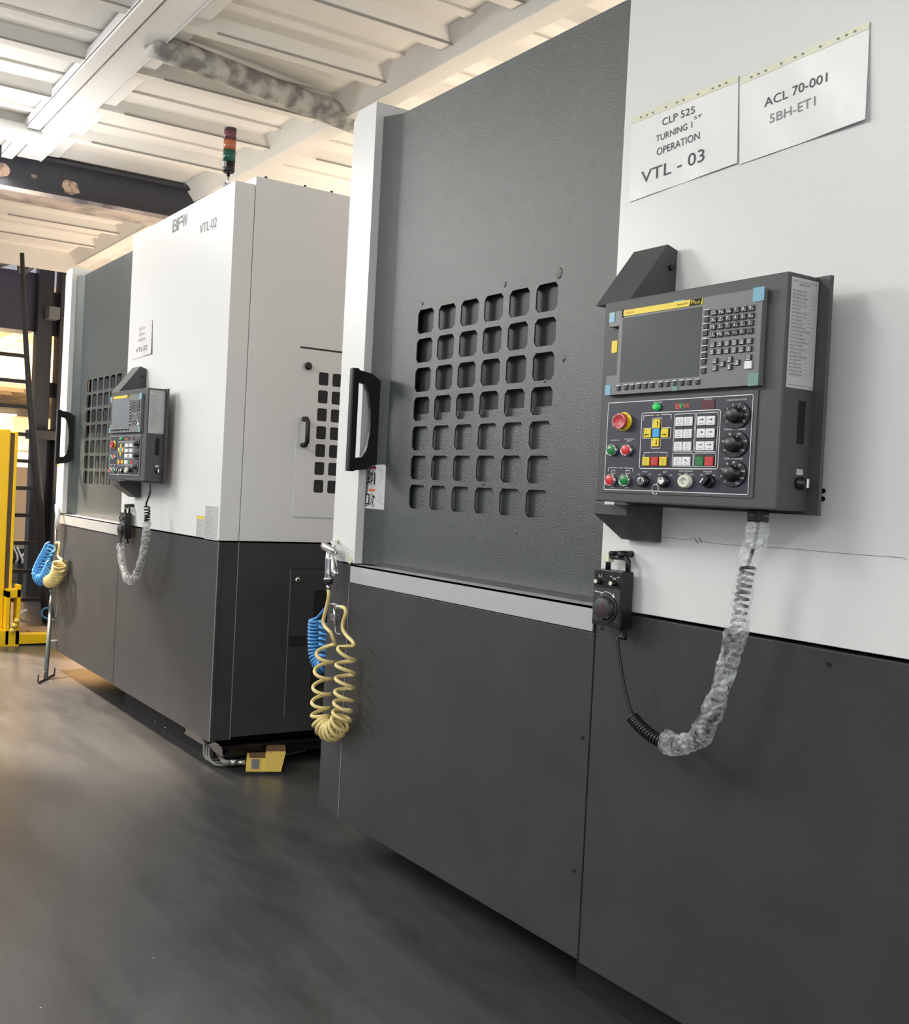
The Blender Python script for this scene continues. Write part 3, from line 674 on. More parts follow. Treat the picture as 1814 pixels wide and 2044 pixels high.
    def tx(s_, x, y, h=.0022, w_=None): mb.text(s_, k2(x, y, e), h, w=w_, mi=2)
    for s_, x, y, wd in (('MODE SELECTION', 1543, 153, 180), ('SPINDLE OVERRIDE', 1523, 477, 195), ('FEED OVERRIDE', 1505, 799, 160), ('TOOL NO', 1228, 148, 80), ('SERVO ON', 675, 182, 85), ('AXIS', 673, 321, 40), ('SPINDLE', 650, 730, 75),
                         ('CONTROL ON', 205, 598, 100), ('FAULT/ACTIVE', 365, 585, 105), ('RESET', 362, 605, 55), ('CYCLE', 268, 900, 56), ('STOP', 178, 1115, 42), ('START', 335, 1120, 46), ('CHUCK', 535, 943, 58), ('INT', 472, 973, 26), ('EXT', 592, 973, 28),
                         ('EDIT', 757, 946, 40), ('OFF', 695, 976, 28), ('ON', 820, 981, 24), ('CHIP CONVEYOR', 985, 937, 138), ('REV', 918, 972, 32), ('OFF', 984, 962, 30), ('FWD', 1048, 974, 36), ('MACHINE', 1223, 941, 80), ('LAMP', 1220, 962, 42), ('OFF', 1155, 981, 30), ('ON', 1290, 983, 24)):
        tx(s_, x, y, .0026, wd / 3960)
    mb.text('B', k2(898, 224, e), .0095, w=.0118, mi=3); mb.text('F', k2(943, 222, e), .0088, w=.0080, mi=4); mb.text('W', k2(993, 220, e), .0095, w=.0165, mi=3)
    op = mb.build('operator_panel', [panelg, navy, wline, orange, greenl], t)
    p = k2(1228, 208); MB().box(p.x - .0155, p.x + .0155, Yp - .001, Yp, p.z - .0085, p.z + .0085).build('tool_display', ledw, op)
    def button(x, y, m_, w_=.0205, h_=.0165, mark=None, name='button'):
        p = k2(x, y); mb = MB(); mb.box(p.x - w_ / 2, p.x + w_ / 2, Yp - .003, Yp, p.z - h_ / 2, p.z + h_ / 2, .001)
        f = Yp - .0034
        def s_(pts, wd=.0011): mb.stroke([(p.x + a_, f, p.z + b_) for a_, b_ in pts], wd, N, 1)
        if mark in ('up', 'dn'):
            g = 1 if mark == 'up' else -1
            s_([(.004, -.0045), (.004, .0045)], .0013); mb.add([(p.x + .0015, f, p.z + g * .002), (p.x + .0065, f, p.z + g * .002), (p.x + .004, f, p.z + g * .0055)], [(0, 1, 2)], 1)
        if mark in ('lf', 'rt'):
            g = -1 if mark == 'lf' else 1
            s_([(-.005, -.003), (.005, -.003)], .0013); mb.add([(p.x + g * .002, f, p.z - .0008), (p.x + g * .002, f, p.z - .0052), (p.x + g * .0062, f, p.z - .003)], [(0, 1, 2)], 1)
        if mark in ('up', 'dn', 'lf', 'rt', 'c'): mb.box(p.x - .008, p.x - .0063, f, f + .001, p.z + .005, p.z + .0066, mi=1)
        if mark in ('a', 'b', 'd'):
            mb.box(p.x - .005, p.x + .005, f, f + .001, p.z - .0052, p.z - .0044, mi=2)
            if mark == 'a': s_([(-.004, .002), (.003, .002)], .0008); mb.add([(p.x + .0022, f, p.z + .0042), (p.x + .0022, f, p.z - .0002), (p.x + .0058, f, p.z + .002)], [(0, 1, 2)], 1)
            if mark == 'b': mb.stroke([(p.x - .0035, f, p.z - .001), (p.x + .0035, f, p.z - .001), (p.x + .0035, f, p.z + .0045), (p.x - .0035, f, p.z + .0045)], .0006, N, 2, True)
            if mark == 'd': mb.add([(p.x - .004, f, p.z + .005), (p.x + .005, f, p.z - .001), (p.x - .001, f, p.z + .0005)], [(0, 1, 2)], 1)
        mb.build(name, [m_, blackm, ink2], op)
    for pts, mk in ((((921, 395), (1018, 391), (913, 530), (1010, 527), (905, 665), (1003, 665)), 'b'), (((1163, 385), (1263, 383), (1157, 522), (1257, 520), (1148, 661), (1248, 660)), 'a')):
        for x, y in pts: button(x, y, keyw, mark=mk)
    button(898, 830, keyw, mark='b'); button(993, 830, keyw, mark='d')
    button(1138, 830, green, mark='b'); button(1242, 830, red, mark='b')
    button(667, 418, yel, mark='up', w_=.0185); button(569, 522, yel, mark='lf', w_=.0185); button(661, 518, blue, mark='c', w_=.0185); button(756, 518, yel, mark='rt', w_=.0185); button(655, 620, yel, mark='dn', w_=.0185)
    for x, m_ in ((552, yel), (645, red), (738, yel)): button(x, 830, m_, mark='b', w_=.0185)
    SX = 1.28
    # servo lamp
    p = k2(668, 232); MB().lathe([(.0075, 0), (.0075, .002), (.0066, .003), (.0062, .006), (.004, .007)], p, '-y', 18, 0, SX).build('lamp', greenl, op)
    # emergency stop
    p = k2(302, 393); mb = MB(); mb.lathe([(.0185, 0), (.0185, .0015), (.0178, .002), (.012, .002), (.011, .006)], p, '-y', 28, 0, SX)
    mb.text('EMERGENCY', p + Vector((.008, -.0024, .013)), .0028, w=.018, mi=1); mb.text('STOP', p + Vector((0, -.0024, -.0145)), .0028, w=.010, mi=1)
    es = mb.build('emergency_stop', [yel, ink], op)
    mb = MB(); mb.lathe([(.010, .003), (.0135, .006), (.0158, .009), (.0158, .012), (.014, .0137), (.0115, .0142), (.0108, .0134), (.002, .0134)], p, '-y', 28, 0, SX)
    for a0 in (20, 140, 260):
        pts = [p + Vector((SX * .0137 * math.cos(math.radians(a0 + k_ * 9)), -.0145, .0137 * math.sin(math.radians(a0 + k_ * 9)))) for k_ in range(10)]
        mb.stroke(pts, .0022, N, 1)
    mb.build('mushroom_head', [redd, mat('pink_arrow', (226, 190, 188), .4)], es)
    # push buttons
    def push(x, y, m_):
        p = k2(x, y); mb = MB(); mb.lathe([(.0118, 0), (.0118, .002), (.0112, .003), (.0112, .0065), (.0106, .0072), (.0098, .006), (.0096, .005)], p, '-y', 22, 0, SX); b_ = mb.build('push_button', chrome, op)
        MB().lathe([(.0095, .005), (.0094, .0070), (.0078, .0078), (.001, .0080)], p, '-y', 22, 0, SX).build('button_cap', m_, b_)
    push(185, 706, green); push(345, 706, red); push(168, 1036, red); push(325, 1038, green)
    # key switches
    for x, y, hk in ((520, 1048, False), (742, 1048, True)):
        p = k2(x, y); mb = MB(); mb.lathe([(.0118, 0), (.0118, .002), (.0108, .003), (.0104, .0075), (.0085, .008)], p, '-y', 22, 0, SX)
        mb.lathe([(.0073, .0075), (.0073, .009), (.006, .0094)], p, '-y', 18, 1, SX); mb.box(p.x - .0012, p.x + .0012, p.y - .0100, p.y - .0085, p.z - .004, p.z + .004, mi=0)
        if hk:
            mb.box(p.x - .0016, p.x + .0016, p.y - .017, p.y - .009, p.z - .006, p.z + .003, .0006, mi=1)
            rc = p + Vector((-.004, -.017, -.016))
            mb.tube([rc + Vector((.0085 * math.cos(i * math.pi / 12), 0, .0095 * math.sin(i * math.pi / 12))) for i in range(25)], .0009, 6, 1)
        mb.build('key_switch', [black, chrome], op)
    p = k2(985, 1050); mb = MB(); mb.lathe([(.0130, 0), (.0130, .002), (.0120, .003), (.0116, .0072), (.0105, .008), (.0065, .008), (.006, .007), (.002, .007)], p, '-y', 24, 0, SX)
    mb.stroke([p + Vector((.004 * math.cos(a_), -.0084, .0042 * math.sin(a_))) for a_ in (0.6, 1.4, 2.3, 3.1, 4, 4.9, 5.6)], .0012, N, 1)
    mb.build('selector_cap', [ivory, ink2], op)
    p = k2(1232, 1048); mb = MB(); mb.lathe([(.0122, 0), (.0122, .002), (.0105, .003), (.0100, .006)], p, '-y', 22, 0, SX)
    mb.prism([(p.x - .013, p.z - .006), (p.x - .003, p.z - .0085), (p.x + .010, p.z + .004), (p.x + .005, p.z + .009), (p.x - .002, p.z + .006)], 'y', p.y - .013, p.y - .005)
    mb.stroke([p + Vector((-.0075, -.0134, -.002)), p + Vector((-.002, -.0134, .004))], .0026, N, 1); mb.build('selector_knob', [black, wline], op)
    # three rotary dials
    for x, y, nums in ((1540, 322, ('o', 'C', 'W', '>', 'M', '=', 'Z', 'R')), (1520, 640, ('70', '80', '90', '100', '110', '120')), (1502, 962, ('0', '50', '60', '70', '80', '90', '100', '110', '120'))):
        p = k2(x, y); mb = MB(); mb.lathe([(.0240, 0), (.0240, .002), (.0232, .0026)], p, '-y', 32, 0, SX)
        n_ = len(nums)
        for i, s_ in enumerate(nums):
            a_ = math.radians(215 - i * 250 / (n_ - 1)) if n_ != 9 else math.radians(230 - i * 290 / 8)
            mb.text(s_, p + Vector((SX * .0195 * math.cos(a_), -.0030, .0195 * math.sin(a_))), .0034, mi=1, w=.0035 * max(1, len(s_) * .8))
            mb.stroke([p + Vector((SX * .0155 * math.cos(a_), -.0030, .0155 * math.sin(a_))), p + Vector((SX * .0168 * math.cos(a_), -.0030, .0168 * math.sin(a_)))], .0006, N, 1)
        dl = mb.build('dial', [black, wline], op)
        mb = MB(); mb.lathe([(.0150, .0026), (.0142, .0045), (.0128, .0055), (.0120, .0125), (.0110, .0136), (.001, .0138)], p, '-y', 28, 0, SX)
        mb.stroke([p + Vector((.006, -.0058, .0105)), p + Vector((.0085, -.0058, .0130))], .0010, N, 1); mb.build('knob', [black, wline], dl)
    return t

pend = build_pendant('control box with screen and coloured buttons on the near machine, below the VTL-03 sheets')
index_kids()
pend2 = copy_tree(pend)
pend2['label'] = 'small distant control box with a screen on the machine behind, below the VTL-02 sheet'
pend2.location = pend.location + Vector((-3.395, .006, -.016)); pend2.rotation_euler = (0, 0, math.radians(3))

# ------------------------------------------------------------------ handwheel unit
def build_handwheel(label):
    t = thing('handwheel_unit', Vector((-1.69, -.06, .887)), label, 'remote control', 'handwheel units hanging beside the control boxes')
    x0, x1, z0, z1, yf, yb = -1.733, -1.644, .887, 1.006, -.082, -.050
    mb = MB(); mb.box(x0, x1, yf, yb, z0, z1, .002); mb.box(x0 + .003, x1 - .004, yf - .0006, yf, z0 + .01, z1 - .038, mi=1)
    p = [(x0 + .006, yf - .001, z1 - .048), (x0 + .03, yf - .001, z1 - .049)]
    mb.stroke(p, .0015, (0, -1, 0), 2)
    cx, cz = -1.689, .925
    mb.stroke([(cx + .030 * math.cos(a), yf - .001, cz + .030 * math.sin(a) + .005) for a in [math.radians(50 + 8 * i) for i in range(11)]], .0014, (0, -1, 0), 2)
    mb.add([(cx + .026, yf - .001, cz + .024), (cx + .018, yf - .001, cz + .026), (cx + .021, yf - .001, cz + .034)], [(0, 1, 2)], 2)
    mb.text('U', (-1.712, yf - .001, z1 - .014), .006, w=.009, mi=2); mb.text('W', (-1.667, yf - .001, z1 - .016), .005, w=.012, mi=2); mb.box(-1.681, -1.676, yf - .001, yf, z1 - .013, z1 - .0115, mi=2); mb.box(-1.658, -1.653, yf - .001, yf, z1 - .013, z1 - .0115, mi=2)
    body = mb.build('body', [black, mat('handwheel_face', (52, 52, 54), .5), wline], t)
    mb = MB(); mb.tube([(-1.712, -.062, z1), (-1.712, -.062, z1 + .024), (-1.708, -.062, z1 + .028), (-1.655, -.062, z1 + .028), (-1.650, -.062, z1 + .022), (-1.650, -.062, z1)], .0058, 8)
    mb.lathe([(.0, 0), (.001, .001)], (-1.70, -.05, z1 + .03), '-y', 6)
    mb.build('hanging_loop', black, t)
    MB().box(-1.719, -1.703, -.071, -.054, z1 + .016, z1 + .032, .001).build('tape_wrap', tapem, t)
    for x in (-1.715, -1.668):
        mb = MB(); mb.lathe([(.0058, 0), (.0058, .003), (.005, .004), (.005, .011), (.004, .0112)], (x, yf, z1 - .026), '-y', 14, 0, 1.2)
        mb.lathe([(.0048, .011), (.0040, .012)], (x, yf, z1 - .026), '-y', 14, 1, 1.2); mb.build('selector', [black, ivory], t)
    mb = MB(); mb.lathe([(.0300, 0), (.0300, .003), (.0285, .004)], (cx, yf, cz), '-y', 32, 0, 1.2)
    for i in range(50):
        a = i * 2 * math.pi / 50; mb.stroke([(cx + 1.2 * .0265 * math.cos(a), yf - .0043, cz + .0265 * math.sin(a)), (cx + 1.2 * .0285 * math.cos(a), yf - .0043, cz + .0285 * math.sin(a))], .0004, (0, -1, 0), 1)
    dd = mb.build('scale_ring', [black, wline], t)
    mb = MB(); n = 24
    prof = [(.0255, .004), (.0255, .008), (.0235, .009), (.0228, .0135), (.0205, .015), (.001, .0153)]
    mb.lathe(prof, (cx, yf, cz), '-y', n, 0, 1.2)
    for i in range(8):
        a = i * math.pi / 4; mb.lathe([(.0050, .006), (.0050, .0142)], (cx + 1.2 * .0205 * math.cos(a), yf, cz + .0205 * math.sin(a)), '-y', 10, 0, 1)
    mb.text('FANUC', (cx, yf - .0158, cz), .006, w=.026, mi=1, rot=.9); mb.build('wheel_knob', [mat('wheel_dark', (46, 42, 44), .5), mat('maroon_print', (130, 40, 54), .5)], t)
    mb = MB(); mb.lathe([(.0085, 0), (.0085, .008), (.0065, .009), (.0065, .022), (.004, .023)], (-1.650, -.066, z0 - .023), 'z', 12); mb.build('cable_gland', black, t)
    # wall bolts carrying it
    mb = MB(); mb.tube([(-1.697, -.0365, z1 + .036), (-1.697, -.072, z1 + .035)], .005, 8); mb.tube([(-1.668, -.0365, z1 + .036), (-1.668, -.072, z1 + .035)], .0075, 8); mb.build('hook_bolt', black, t)
    return t
hw = build_handwheel('black handwheel remote hanging on the near machine just left of its cable')
hw.location += Vector((-.040, .036, -.003))
index_kids()
hw2 = copy_tree(hw); hw2['label'] = 'small black handwheel remote hanging under the distant control box of the machine behind'
hw2.location = hw.location + Vector((-3.41, 0, -.026))

# ------------------------------------------------------------------ cables with plastic sleeve
def P3(pts, Y): return [atY(x, y, Y) for x, y in pts]
t = thing('control_cable', atY(1400, 1490, -.09), 'black cable in a crinkled clear plastic sleeve looping from the near control box', 'cable', 'sleeved cables below the control boxes')
pp = P3([(1232, 1272), (1236, 1310), (1246, 1370), (1256, 1410), (1264, 1432)], -.075)
MB().tube(spline(pp, 30), .0034, 8).build('lead', black, t)
cc = P3([(1262, 1432), (1280, 1452), (1305, 1472), (1336, 1486)], -.075)
MB().tube(helix(cc, .0105, 15, 12, sx=1.0), .0032, 7).build('coil', black, t)
sl = [(1336, 1484), (1368, 1484), (1395, 1470), (1412, 1440), (1432, 1395), (1448, 1340), (1462, 1290), (1474, 1235), (1483, 1180), (1492, 1130), (1506, 1085), (1512, 1050), (1514, 1026)]
inner = P3(sl, -.085)
MB().tube(helix(inner[:10], .0115, 36, 9, sx=1.0), .0030, 6).build('coil', mat('sleeved_coil', (60, 58, 56), .5), t)
MB().tube(spline(inner[9:], 14), .0034, 6).build('lead', black, t)
def sleeve(pts, r, n=90, seg=18, seed=1):
    rnd = random.Random(seed); c = spline(pts, n); mb = MB()
    rings = []
    u = None
    for i, p in enumerate(c):
        tt = (c[min(i + 1, n)] - c[max(i - 1, 0)]).normalized(); a = tt.cross(Vector((0, -1, 0))).normalized(); b = tt.cross(a)
        f = i / n; rb = r * (1 + .09 * math.sin(f * 23 + seed) + .07 * math.sin(f * 57))
        rings.append([p + a * (rb * (1.05 + rnd.uniform(-.13, .13)) * math.cos(2 * math.pi * k / seg)) + b * (rb * (.85 + rnd.uniform(-.13, .13)) * math.sin(2 * math.pi * k / seg)) for k in range(seg)])
    vs = [p for rg in rings for p in rg]
    fs = [[i * seg + k, i * seg + (k + 1) % seg, (i + 1) * seg + (k + 1) % seg, (i + 1) * seg + k] for i in range(n) for k in range(seg)]
    return mb.add(vs, fs, 0, False)
sleeve(P3([(1326, 1480), (1345, 1486)] + sl[1:], -.085), .0195).build('plastic_sleeve', film, t)
MB().box(inner[-1].x - .014, inner[-1].x + .014, -.10, -.072, 1.125, 1.148, .003).build('cable_gland', black, t)

t = thing('control_cable', atY(265, 1165, -.09), 'curly cable in a grey plastic sleeve bent into a V below the distant control box', 'cable', 'sleeved cables below the control boxes')
MB().tube(spline(P3([(300, 966), (299, 985), (292, 1005), (293, 1012)], -.09), 16), .004, 6).build('lead', black, t)
MB().tube(helix(P3([(293, 1010), (294, 1028), (293, 1044)], -.09), .011, 6, 12), .0035, 6).build('coil', black, t)
sl2 = [(294, 1040), (291, 1070), (286, 1100), (279, 1130), (270, 1152), (258, 1158), (250, 1145), (243, 1120), (240, 1086)]
sleeve(P3(sl2, -.09), .019, 60, 14, 5).build('plastic_sleeve', clear_mat('cloudy_film', 0.5, (214, 214, 210)), t)
MB().tube(helix(P3(sl2, -.09), .009, 30, 9), .0028, 5).build('coil', MC['sleeved_coil'], t)
MB().tube(spline(P3([(242, 1068), (241, 1080), (241, 1090)], -.09), 8), .0035, 6).build('lead', black, t)

# ------------------------------------------------------------------ paper sheets
def sheet(px, Y, lift, label, lines, strip=True, fy=0.0):
    """px: tl,tr,br,bl photo corners of the sheet on the machine front"""
    c = [atY(x, y, Y) for x, y in px]; n = 14
    def pt(u, v, d=0):
        a = c[0].lerp(c[1], u); b = c[3].lerp(c[2], u); p = b.lerp(a, v)
        p.y = Y - .0006 - d - lift * (max(0, u - .2) ** 1.5) * ((1 - v) ** 1.2) - .0016 * math.sin(u * 9 + v * 4) * (1 - abs(2 * u - 1)) - .0015
        return p
    t = thing('sheet_in_sleeve', c[3], label, 'notice')
    mb = MB(); vs = [pt(i / n, j / n * .93) for j in range(n + 1) for i in range(n + 1)]
    mb.add(vs, [[j * (n + 1) + i, j * (n + 1) + i + 1, (j + 1) * (n + 1) + i + 1, (j + 1) * (n + 1) + i] for j in range(n) for i in range(n)], 0, True)
    # thin rim gives the sleeve its thickness
    bk = [p + Vector((0, .0008, 0)) for p in vs]; mb.add(bk, [[j * (n + 1) + i, (j + 1) * (n + 1) + i, (j + 1) * (n + 1) + i + 1, j * (n + 1) + i + 1] for j in range(n) for i in range(n)], 0, True)
    sh = mb.build('sheet', paperm, t)
    uu = (c[1] - c[0]).normalized(); vv = (c[0] - c[3]).normalized()
    mb = MB()
    for (s_, u, v, h, w_, mi) in lines:
        pts, fs, tw, th = glyphs(s_); W_ = (c[1] - c[0]).length; H_ = (c[0] - c[3]).length
        vs2 = []
        for p in pts:
            a = u + ((p[0] / tw) - .5) * w_; b = v + ((p[1] / th) - .5) * h
            vs2.append(pt(a, b, .0009))
        mb.add(vs2, fs, mi)
    mb.build('lettering', [ink, ink2], t)
    if strip:
        mb = MB(); vs = [pt(i / n, .925 + j * .075, .0006) for j in range(2) for i in range(n + 1)]
        mb.add(vs, [[i, i + 1, n + 2 + i, n + 1 + i] for i in range(n)])
        for k in (.10, .16, .22, .35, .46, .52, .65, .78, .84, .9):
            q = pt(k, .962, .0012); mb.lathe([(.0022, 0), (.0022, .0003)], q, '-y', 10, 1, 1.4)
        mb.build('punched_strip', [tapem, ink2], t)
    return t
sheet(((1262, 236), (1475, 150), (1474, 326), (1257, 404)), 0, .003, 'white sheet reading VTL-03, left one of the two taped to the near machine',
      [('CLP 525', .47, .80, .085, .31, 0), ('TURNING 1', .43, .635, .075, .35, 0), ('ST', .655, .70, .035, .07, 0), ('OPERATION', .47, .475, .085, .41, 0), ('VTL - 03', .42, .235, .145, .60, 0)])
sheet(((1478, 158), (1737, 43), (1733, 240), (1477, 329)), 0, .010, 'white sheet reading ACL 70-001, right one of the pair on the near machine',
      [('ACL 70-001', .46, .60, .10, .50, 0), ('5BH-ET1', .44, .395, .10, .37, 1)])
sheet(((267, 648), (305, 634), (304, 706), (264, 718)), 0, .006, 'small white sheet reading VTL-02 on the machine behind',
      [('CLP 525', .5, .80, .07, .35, 1), ('TURNING', .5, .64, .06, .35, 1), ('OPERATION', .5, .48, .07, .4, 1), ('VTL-02', .5, .22, .13, .6, 0)], strip=False)

# ------------------------------------------------------------------ air gun and coiled hoses, near machine
def crop(x, y): return (640 + x / 11.3375, 1060 + y / 11.3375)
YG = -.035
t = thing('air_blow_gun', atY(656, 1170, YG), 'silver air blow gun hanging from a hook on the near machine post', 'air gun')
def g(x, y, Y=YG): return atY(*crop(x, y), Y)
mb = MB(); mb.tube([g(190, 480), g(175, 650), g(170, 800), g(168, 950), g(175, 1070)], [.011, .0125, .012, .0125, .014], 12, sq=(1, .8)); gb = mb.build('grip', alu, t)
mb = MB(); mb.tube([g(70, 330), g(130, 370), g(200, 400), g(300, 440), g(330, 490)], [.012, .0125, .012, .012, .010], 12); mb.build('barrel', alu, t)
mb = MB(); mb.lathe([(.011, 0), (.010, .006), (.004, .008)], g(75, 330) , '-y', 12); mb.tube([g(40, 320), g(85, 340), g(110, 355)], [.004, .012, .0125], 12); mb.build('nozzle_cap', ivory, t)
mb = MB(); mb.tube([g(290, 520, -.05), g(300, 640, -.055), g(310, 800, -.06), g(325, 960, -.062), g(335, 1010, -.06)], [.006, .007, .009, .010, .007], 10, sq=(1, .5)); mb.build('trigger', chrome, t)
mb = MB(); mb.tube([g(250, 400), g(215, 480), g(250, 560), g(330, 540), g(340, 450)], .0028, 8); mb.tube([g(250, 560), g(235, 650), g(250, 900), g(262, 1000)], .003, 8); mb.build('guard', chrome, t)
mb = MB(); mb.tube([g(185, 1060), g(185, 1110)], [.0165, .0165], 16); mb.build('collar', chrome, t)
mb = MB(); mb.tube([g(187, 1112), g(188, 1150), g(190, 1200), g(190, 1215)], [.012, .0135, .009, .007], 14); mb.build('rubber_boot', black, t)
mb = MB(); mb.tube([g(176, 1225), g(176, 1330)], [.0068, .0066], 8); mb.build('hose_coupling', alu, t)
t = thing('hose_hook', atY(675, 1082, 0), 'small cream disc with a wire hook on the near machine post', 'hook')
p = atY(675, 1080, 0); mb = MB(); mb.lathe([(.0068, 0), (.0068, .008), (.005, .009)], p, '-y', 16, 0, 1.2); mb.lathe([(.002, .009), (.002, .0095)], p, '-y', 8, 1); mb.build('disc', [ivory, black], t)
mb = MB(); mb.tube(spline([p + Vector((-.008, -.006, 0)), g(350, 290), g(290, 350), g(250, 280), g(235, 220)], 20), .0022, 8); mb.build('wire_hook', chrome, t)

YC = -.045
def hose(name, path, r, m_, label, cat='hose', group=None, fit=None):
    t = thing(name, path[-1] if False else Vector(min(path, key=lambda v: v.z)), label, cat, group)
    MB().tube(path, r, 9).build('hose', m_, t); return t
rr_ = .0285
lead = spline(P3([(655.5, 1178), (656, 1190), (651, 1215), (645, 1240), (650, 1252), (660, 1262)], YC), 20)
cen = P3([(652, 1280), (649, 1315), (645, 1350), (642, 1385), (640, 1420), (643, 1443), (655, 1458), (668, 1457), (680, 1440), (684, 1415), (687, 1385), (689, 1350), (690, 1320), (693, 1295)], YC)
def helix2(cen, r, turns_at, per=16, sx=1.0, ph=0):
    """coil with density given by cumulative turns at each centre point"""
    tot = turns_at[-1]; n = int(tot * per); seg = len(cen) - 1; N_ = 40
    fine = spline(cen, seg * N_); out = []
    cum = []
    for i in range(seg * N_ + 1):
        k = min(i // N_, seg - 1); f = (i - k * N_) / N_; cum.append(turns_at[k] * (1 - f) + turns_at[k + 1] * f)
    j = 0
    for i in range(n + 1):
        target = i / per
        while j < len(cum) - 2 and cum[j + 1] < target: j += 1
        d = cum[j + 1] - cum[j]; f = (target - cum[j]) / d if d > 0 else 0
        p = fine[j].lerp(fine[j + 1], min(max(f, 0), 1)); tt = (fine[min(j + 2, len(fine) - 1)] - fine[max(j - 1, 0)]).normalized()
        side = tt.cross(Vector((0, -1, 0))).normalized(); a = 2 * math.pi * target + ph
        out.append(p + side * (r * sx * math.cos(a)) + Vector((0, -1, 0)) * (r * math.sin(a)) + tt * (r * .12 * math.sin(a)))
    return out
ta = [0, .95, 2.0, 3.1, 4.4, 5.8, 7.8, 9.9, 11.9, 13.4, 14.8, 16.1, 17.2, 17.9]
coil = helix2(cen, rr_, ta, ph=math.pi)
tail = spline(P3([(708, 1290), (703, 1280), (691, 1268), (684, 1255), (685, 1240), (690, 1225), (688, 1214), (678, 1211)], YC), 24)
full = lead + coil[2:] + tail
MBh = MB(); t = thing('coiled_hose', atY(660, 1478, YC), 'cream coiled air hose hanging from the silver gun on the near machine', 'hose', None)
MBh.tube(full, .0058, 10).build('hose', yhose, t)
mb = MB(); mb.tube(P3([(670, 1210), (680, 1212)], YC), .007, 8); mb.tube(P3([(657, 1205), (672, 1207), (668, 1220)], -.02), .004, 6); mb.tube(P3([(668, 1215), (669, 1250)], -.02), [.005, .005], 8); mb.box(*[v for v in (atY(664, 1230, -.02).x - .0, atY(674, 1230, -.02).x, -.03, -.008, atY(668, 1238, -.02).z, atY(668, 1226, -.02).z)], .001)
mb.tube(spline(P3([(669, 1238), (669, 1255), (672, 1264), (680, 1266)], -.02), 12), .0022, 6)
mb.build('brass_elbow', alu, t); t.children if False else None
t = thing('coiled_hose', atY(634, 1335, .03), 'blue coiled air hose hanging beside the left corner of the near machine', 'hose')
cb = P3([(629, 1237), (628, 1260), (628, 1285), (630, 1308), (636, 1324), (645, 1330), (650, 1318), (650, 1290), (650, 1262), (651, 1240)], .035)
MB().tube(spline(P3([(662, 1206), (652, 1211), (640, 1225), (630, 1236)], .035), 10)[:-1] + helix2(cb, .020, [0, 3.4, 6.8, 10, 12.4, 14.6, 16.2, 19, 21.5, 23.5])[3:], .0044, 8).build('hose', bhose, t)
# hoses of the far machine
def far_coil(label, m_, cpx, r, turns, Y, rad, pre=None):
    t = thing('coiled_hose', atY(cpx[len(cpx) // 2][0], cpx[len(cpx) // 2][1], Y), label, 'hose')
    h = helix2(P3(cpx, Y), r, turns)
    if pre: h = spline(P3(pre, Y), 14) + h[3:]
    MB().tube(h, rad, 8).build('hose', m_, t); return t
far_coil('blue coiled hose in a round bunch at the left corner of the machine behind', bhose, [(101, 1092), (96, 1102), (88, 1116), (80, 1132), (76, 1146), (82, 1157), (92, 1152), (98, 1140), (103, 1128)], .030, [0, 1.5, 3.5, 6, 8.5, 11, 13.5, 15.5, 17.5], -.05, .0075)
far_coil('cream coiled hose in a bunch right of the blue one on the machine behind', yhose, [(119, 1120), (119, 1128), (117, 1138), (114, 1148), (107, 1157), (100, 1160)], .034, [0, 1.2, 3, 5.2, 8, 10.5], -.045, .0075,
         [(112, 1084), (118, 1083), (119, 1092), (116, 1106), (118, 1113), (126, 1119)])
t = thing('air_blow_gun', atY(113, 1054, -.03), 'tiny white air gun hanging on the left edge of the machine behind', 'air gun')
mb = MB(); mb.tube(P3([(112, 1008), (115, 1018), (116, 1030), (113, 1054)], -.03), [.008, .016, .014, .014], 8); mb.build('grip', keyw, t)
mb = MB(); mb.tube(P3([(112, 1054), (111, 1080), (111, 1100)], -.03), .006, 6); mb.build('stem', alu, t)

# ------------------------------------------------------------------ tower light
tb = Vector((-4.50, .15, 2.352))
t = thing('tower_light', tb, 'red, amber and green tower light standing on the machine behind', 'signal light')
MB().lathe([(.024, 0), (.024, .006), (.016, .010), (.014, .05)], tb, 'z', 16).build('foot', black, t)
mb = MB(); mb.box(tb.x - .035, tb.x - .005, tb.y - .01, tb.y + .03, tb.z, tb.z + .085, .003); mb.lathe([(.0135, 0), (.0135, .006)], (tb.x + .002, tb.y - .012, tb.z + .062), '-y', 16, 1); mb.lathe([(.007, .006), (.007, .008)], (tb.x + .002, tb.y - .012, tb.z + .062), '-y', 16, 0); mb.build('pivot_bracket', [black, stickg], t)
MB().lathe([(.007, .05), (.007, .13)], tb, 'z', 10).build('pole', chrome, t)
zz = .125
mb = MB(); mb.lathe([(.022, zz), (.026, zz + .008), (.026, zz + .045)], tb, 'z', 20); mb.box(tb.x + .0, tb.x + .02, tb.y - .03, tb.y - .018, tb.z + zz + .018, tb.z + zz + .042, .001, mi=1); mb.build('base', [black, stickg], t)
MB().lathe([(.0265, zz + .045), (.0265, zz + .095)], tb, 'z', 20).build('green_lens', mat('lens_green', (38, 92, 78), .2), t)
MB().lathe([(.0265, zz + .096), (.0265, zz + .137)], tb, 'z', 20).build('amber_lens', mat('lens_amber', (190, 112, 78), .2), t)
MB().lathe([(.0265, zz + .138), (.0265, zz + .180)], tb, 'z', 20).build('red_lens', mat('lens_red', (112, 66, 76), .2), t)
MB().lathe([(.0265, zz + .181), (.026, zz + .190), (.018, zz + .193)], tb, 'z', 20).build('cap', mat('cap_grey', (70, 70, 72), .4), t)

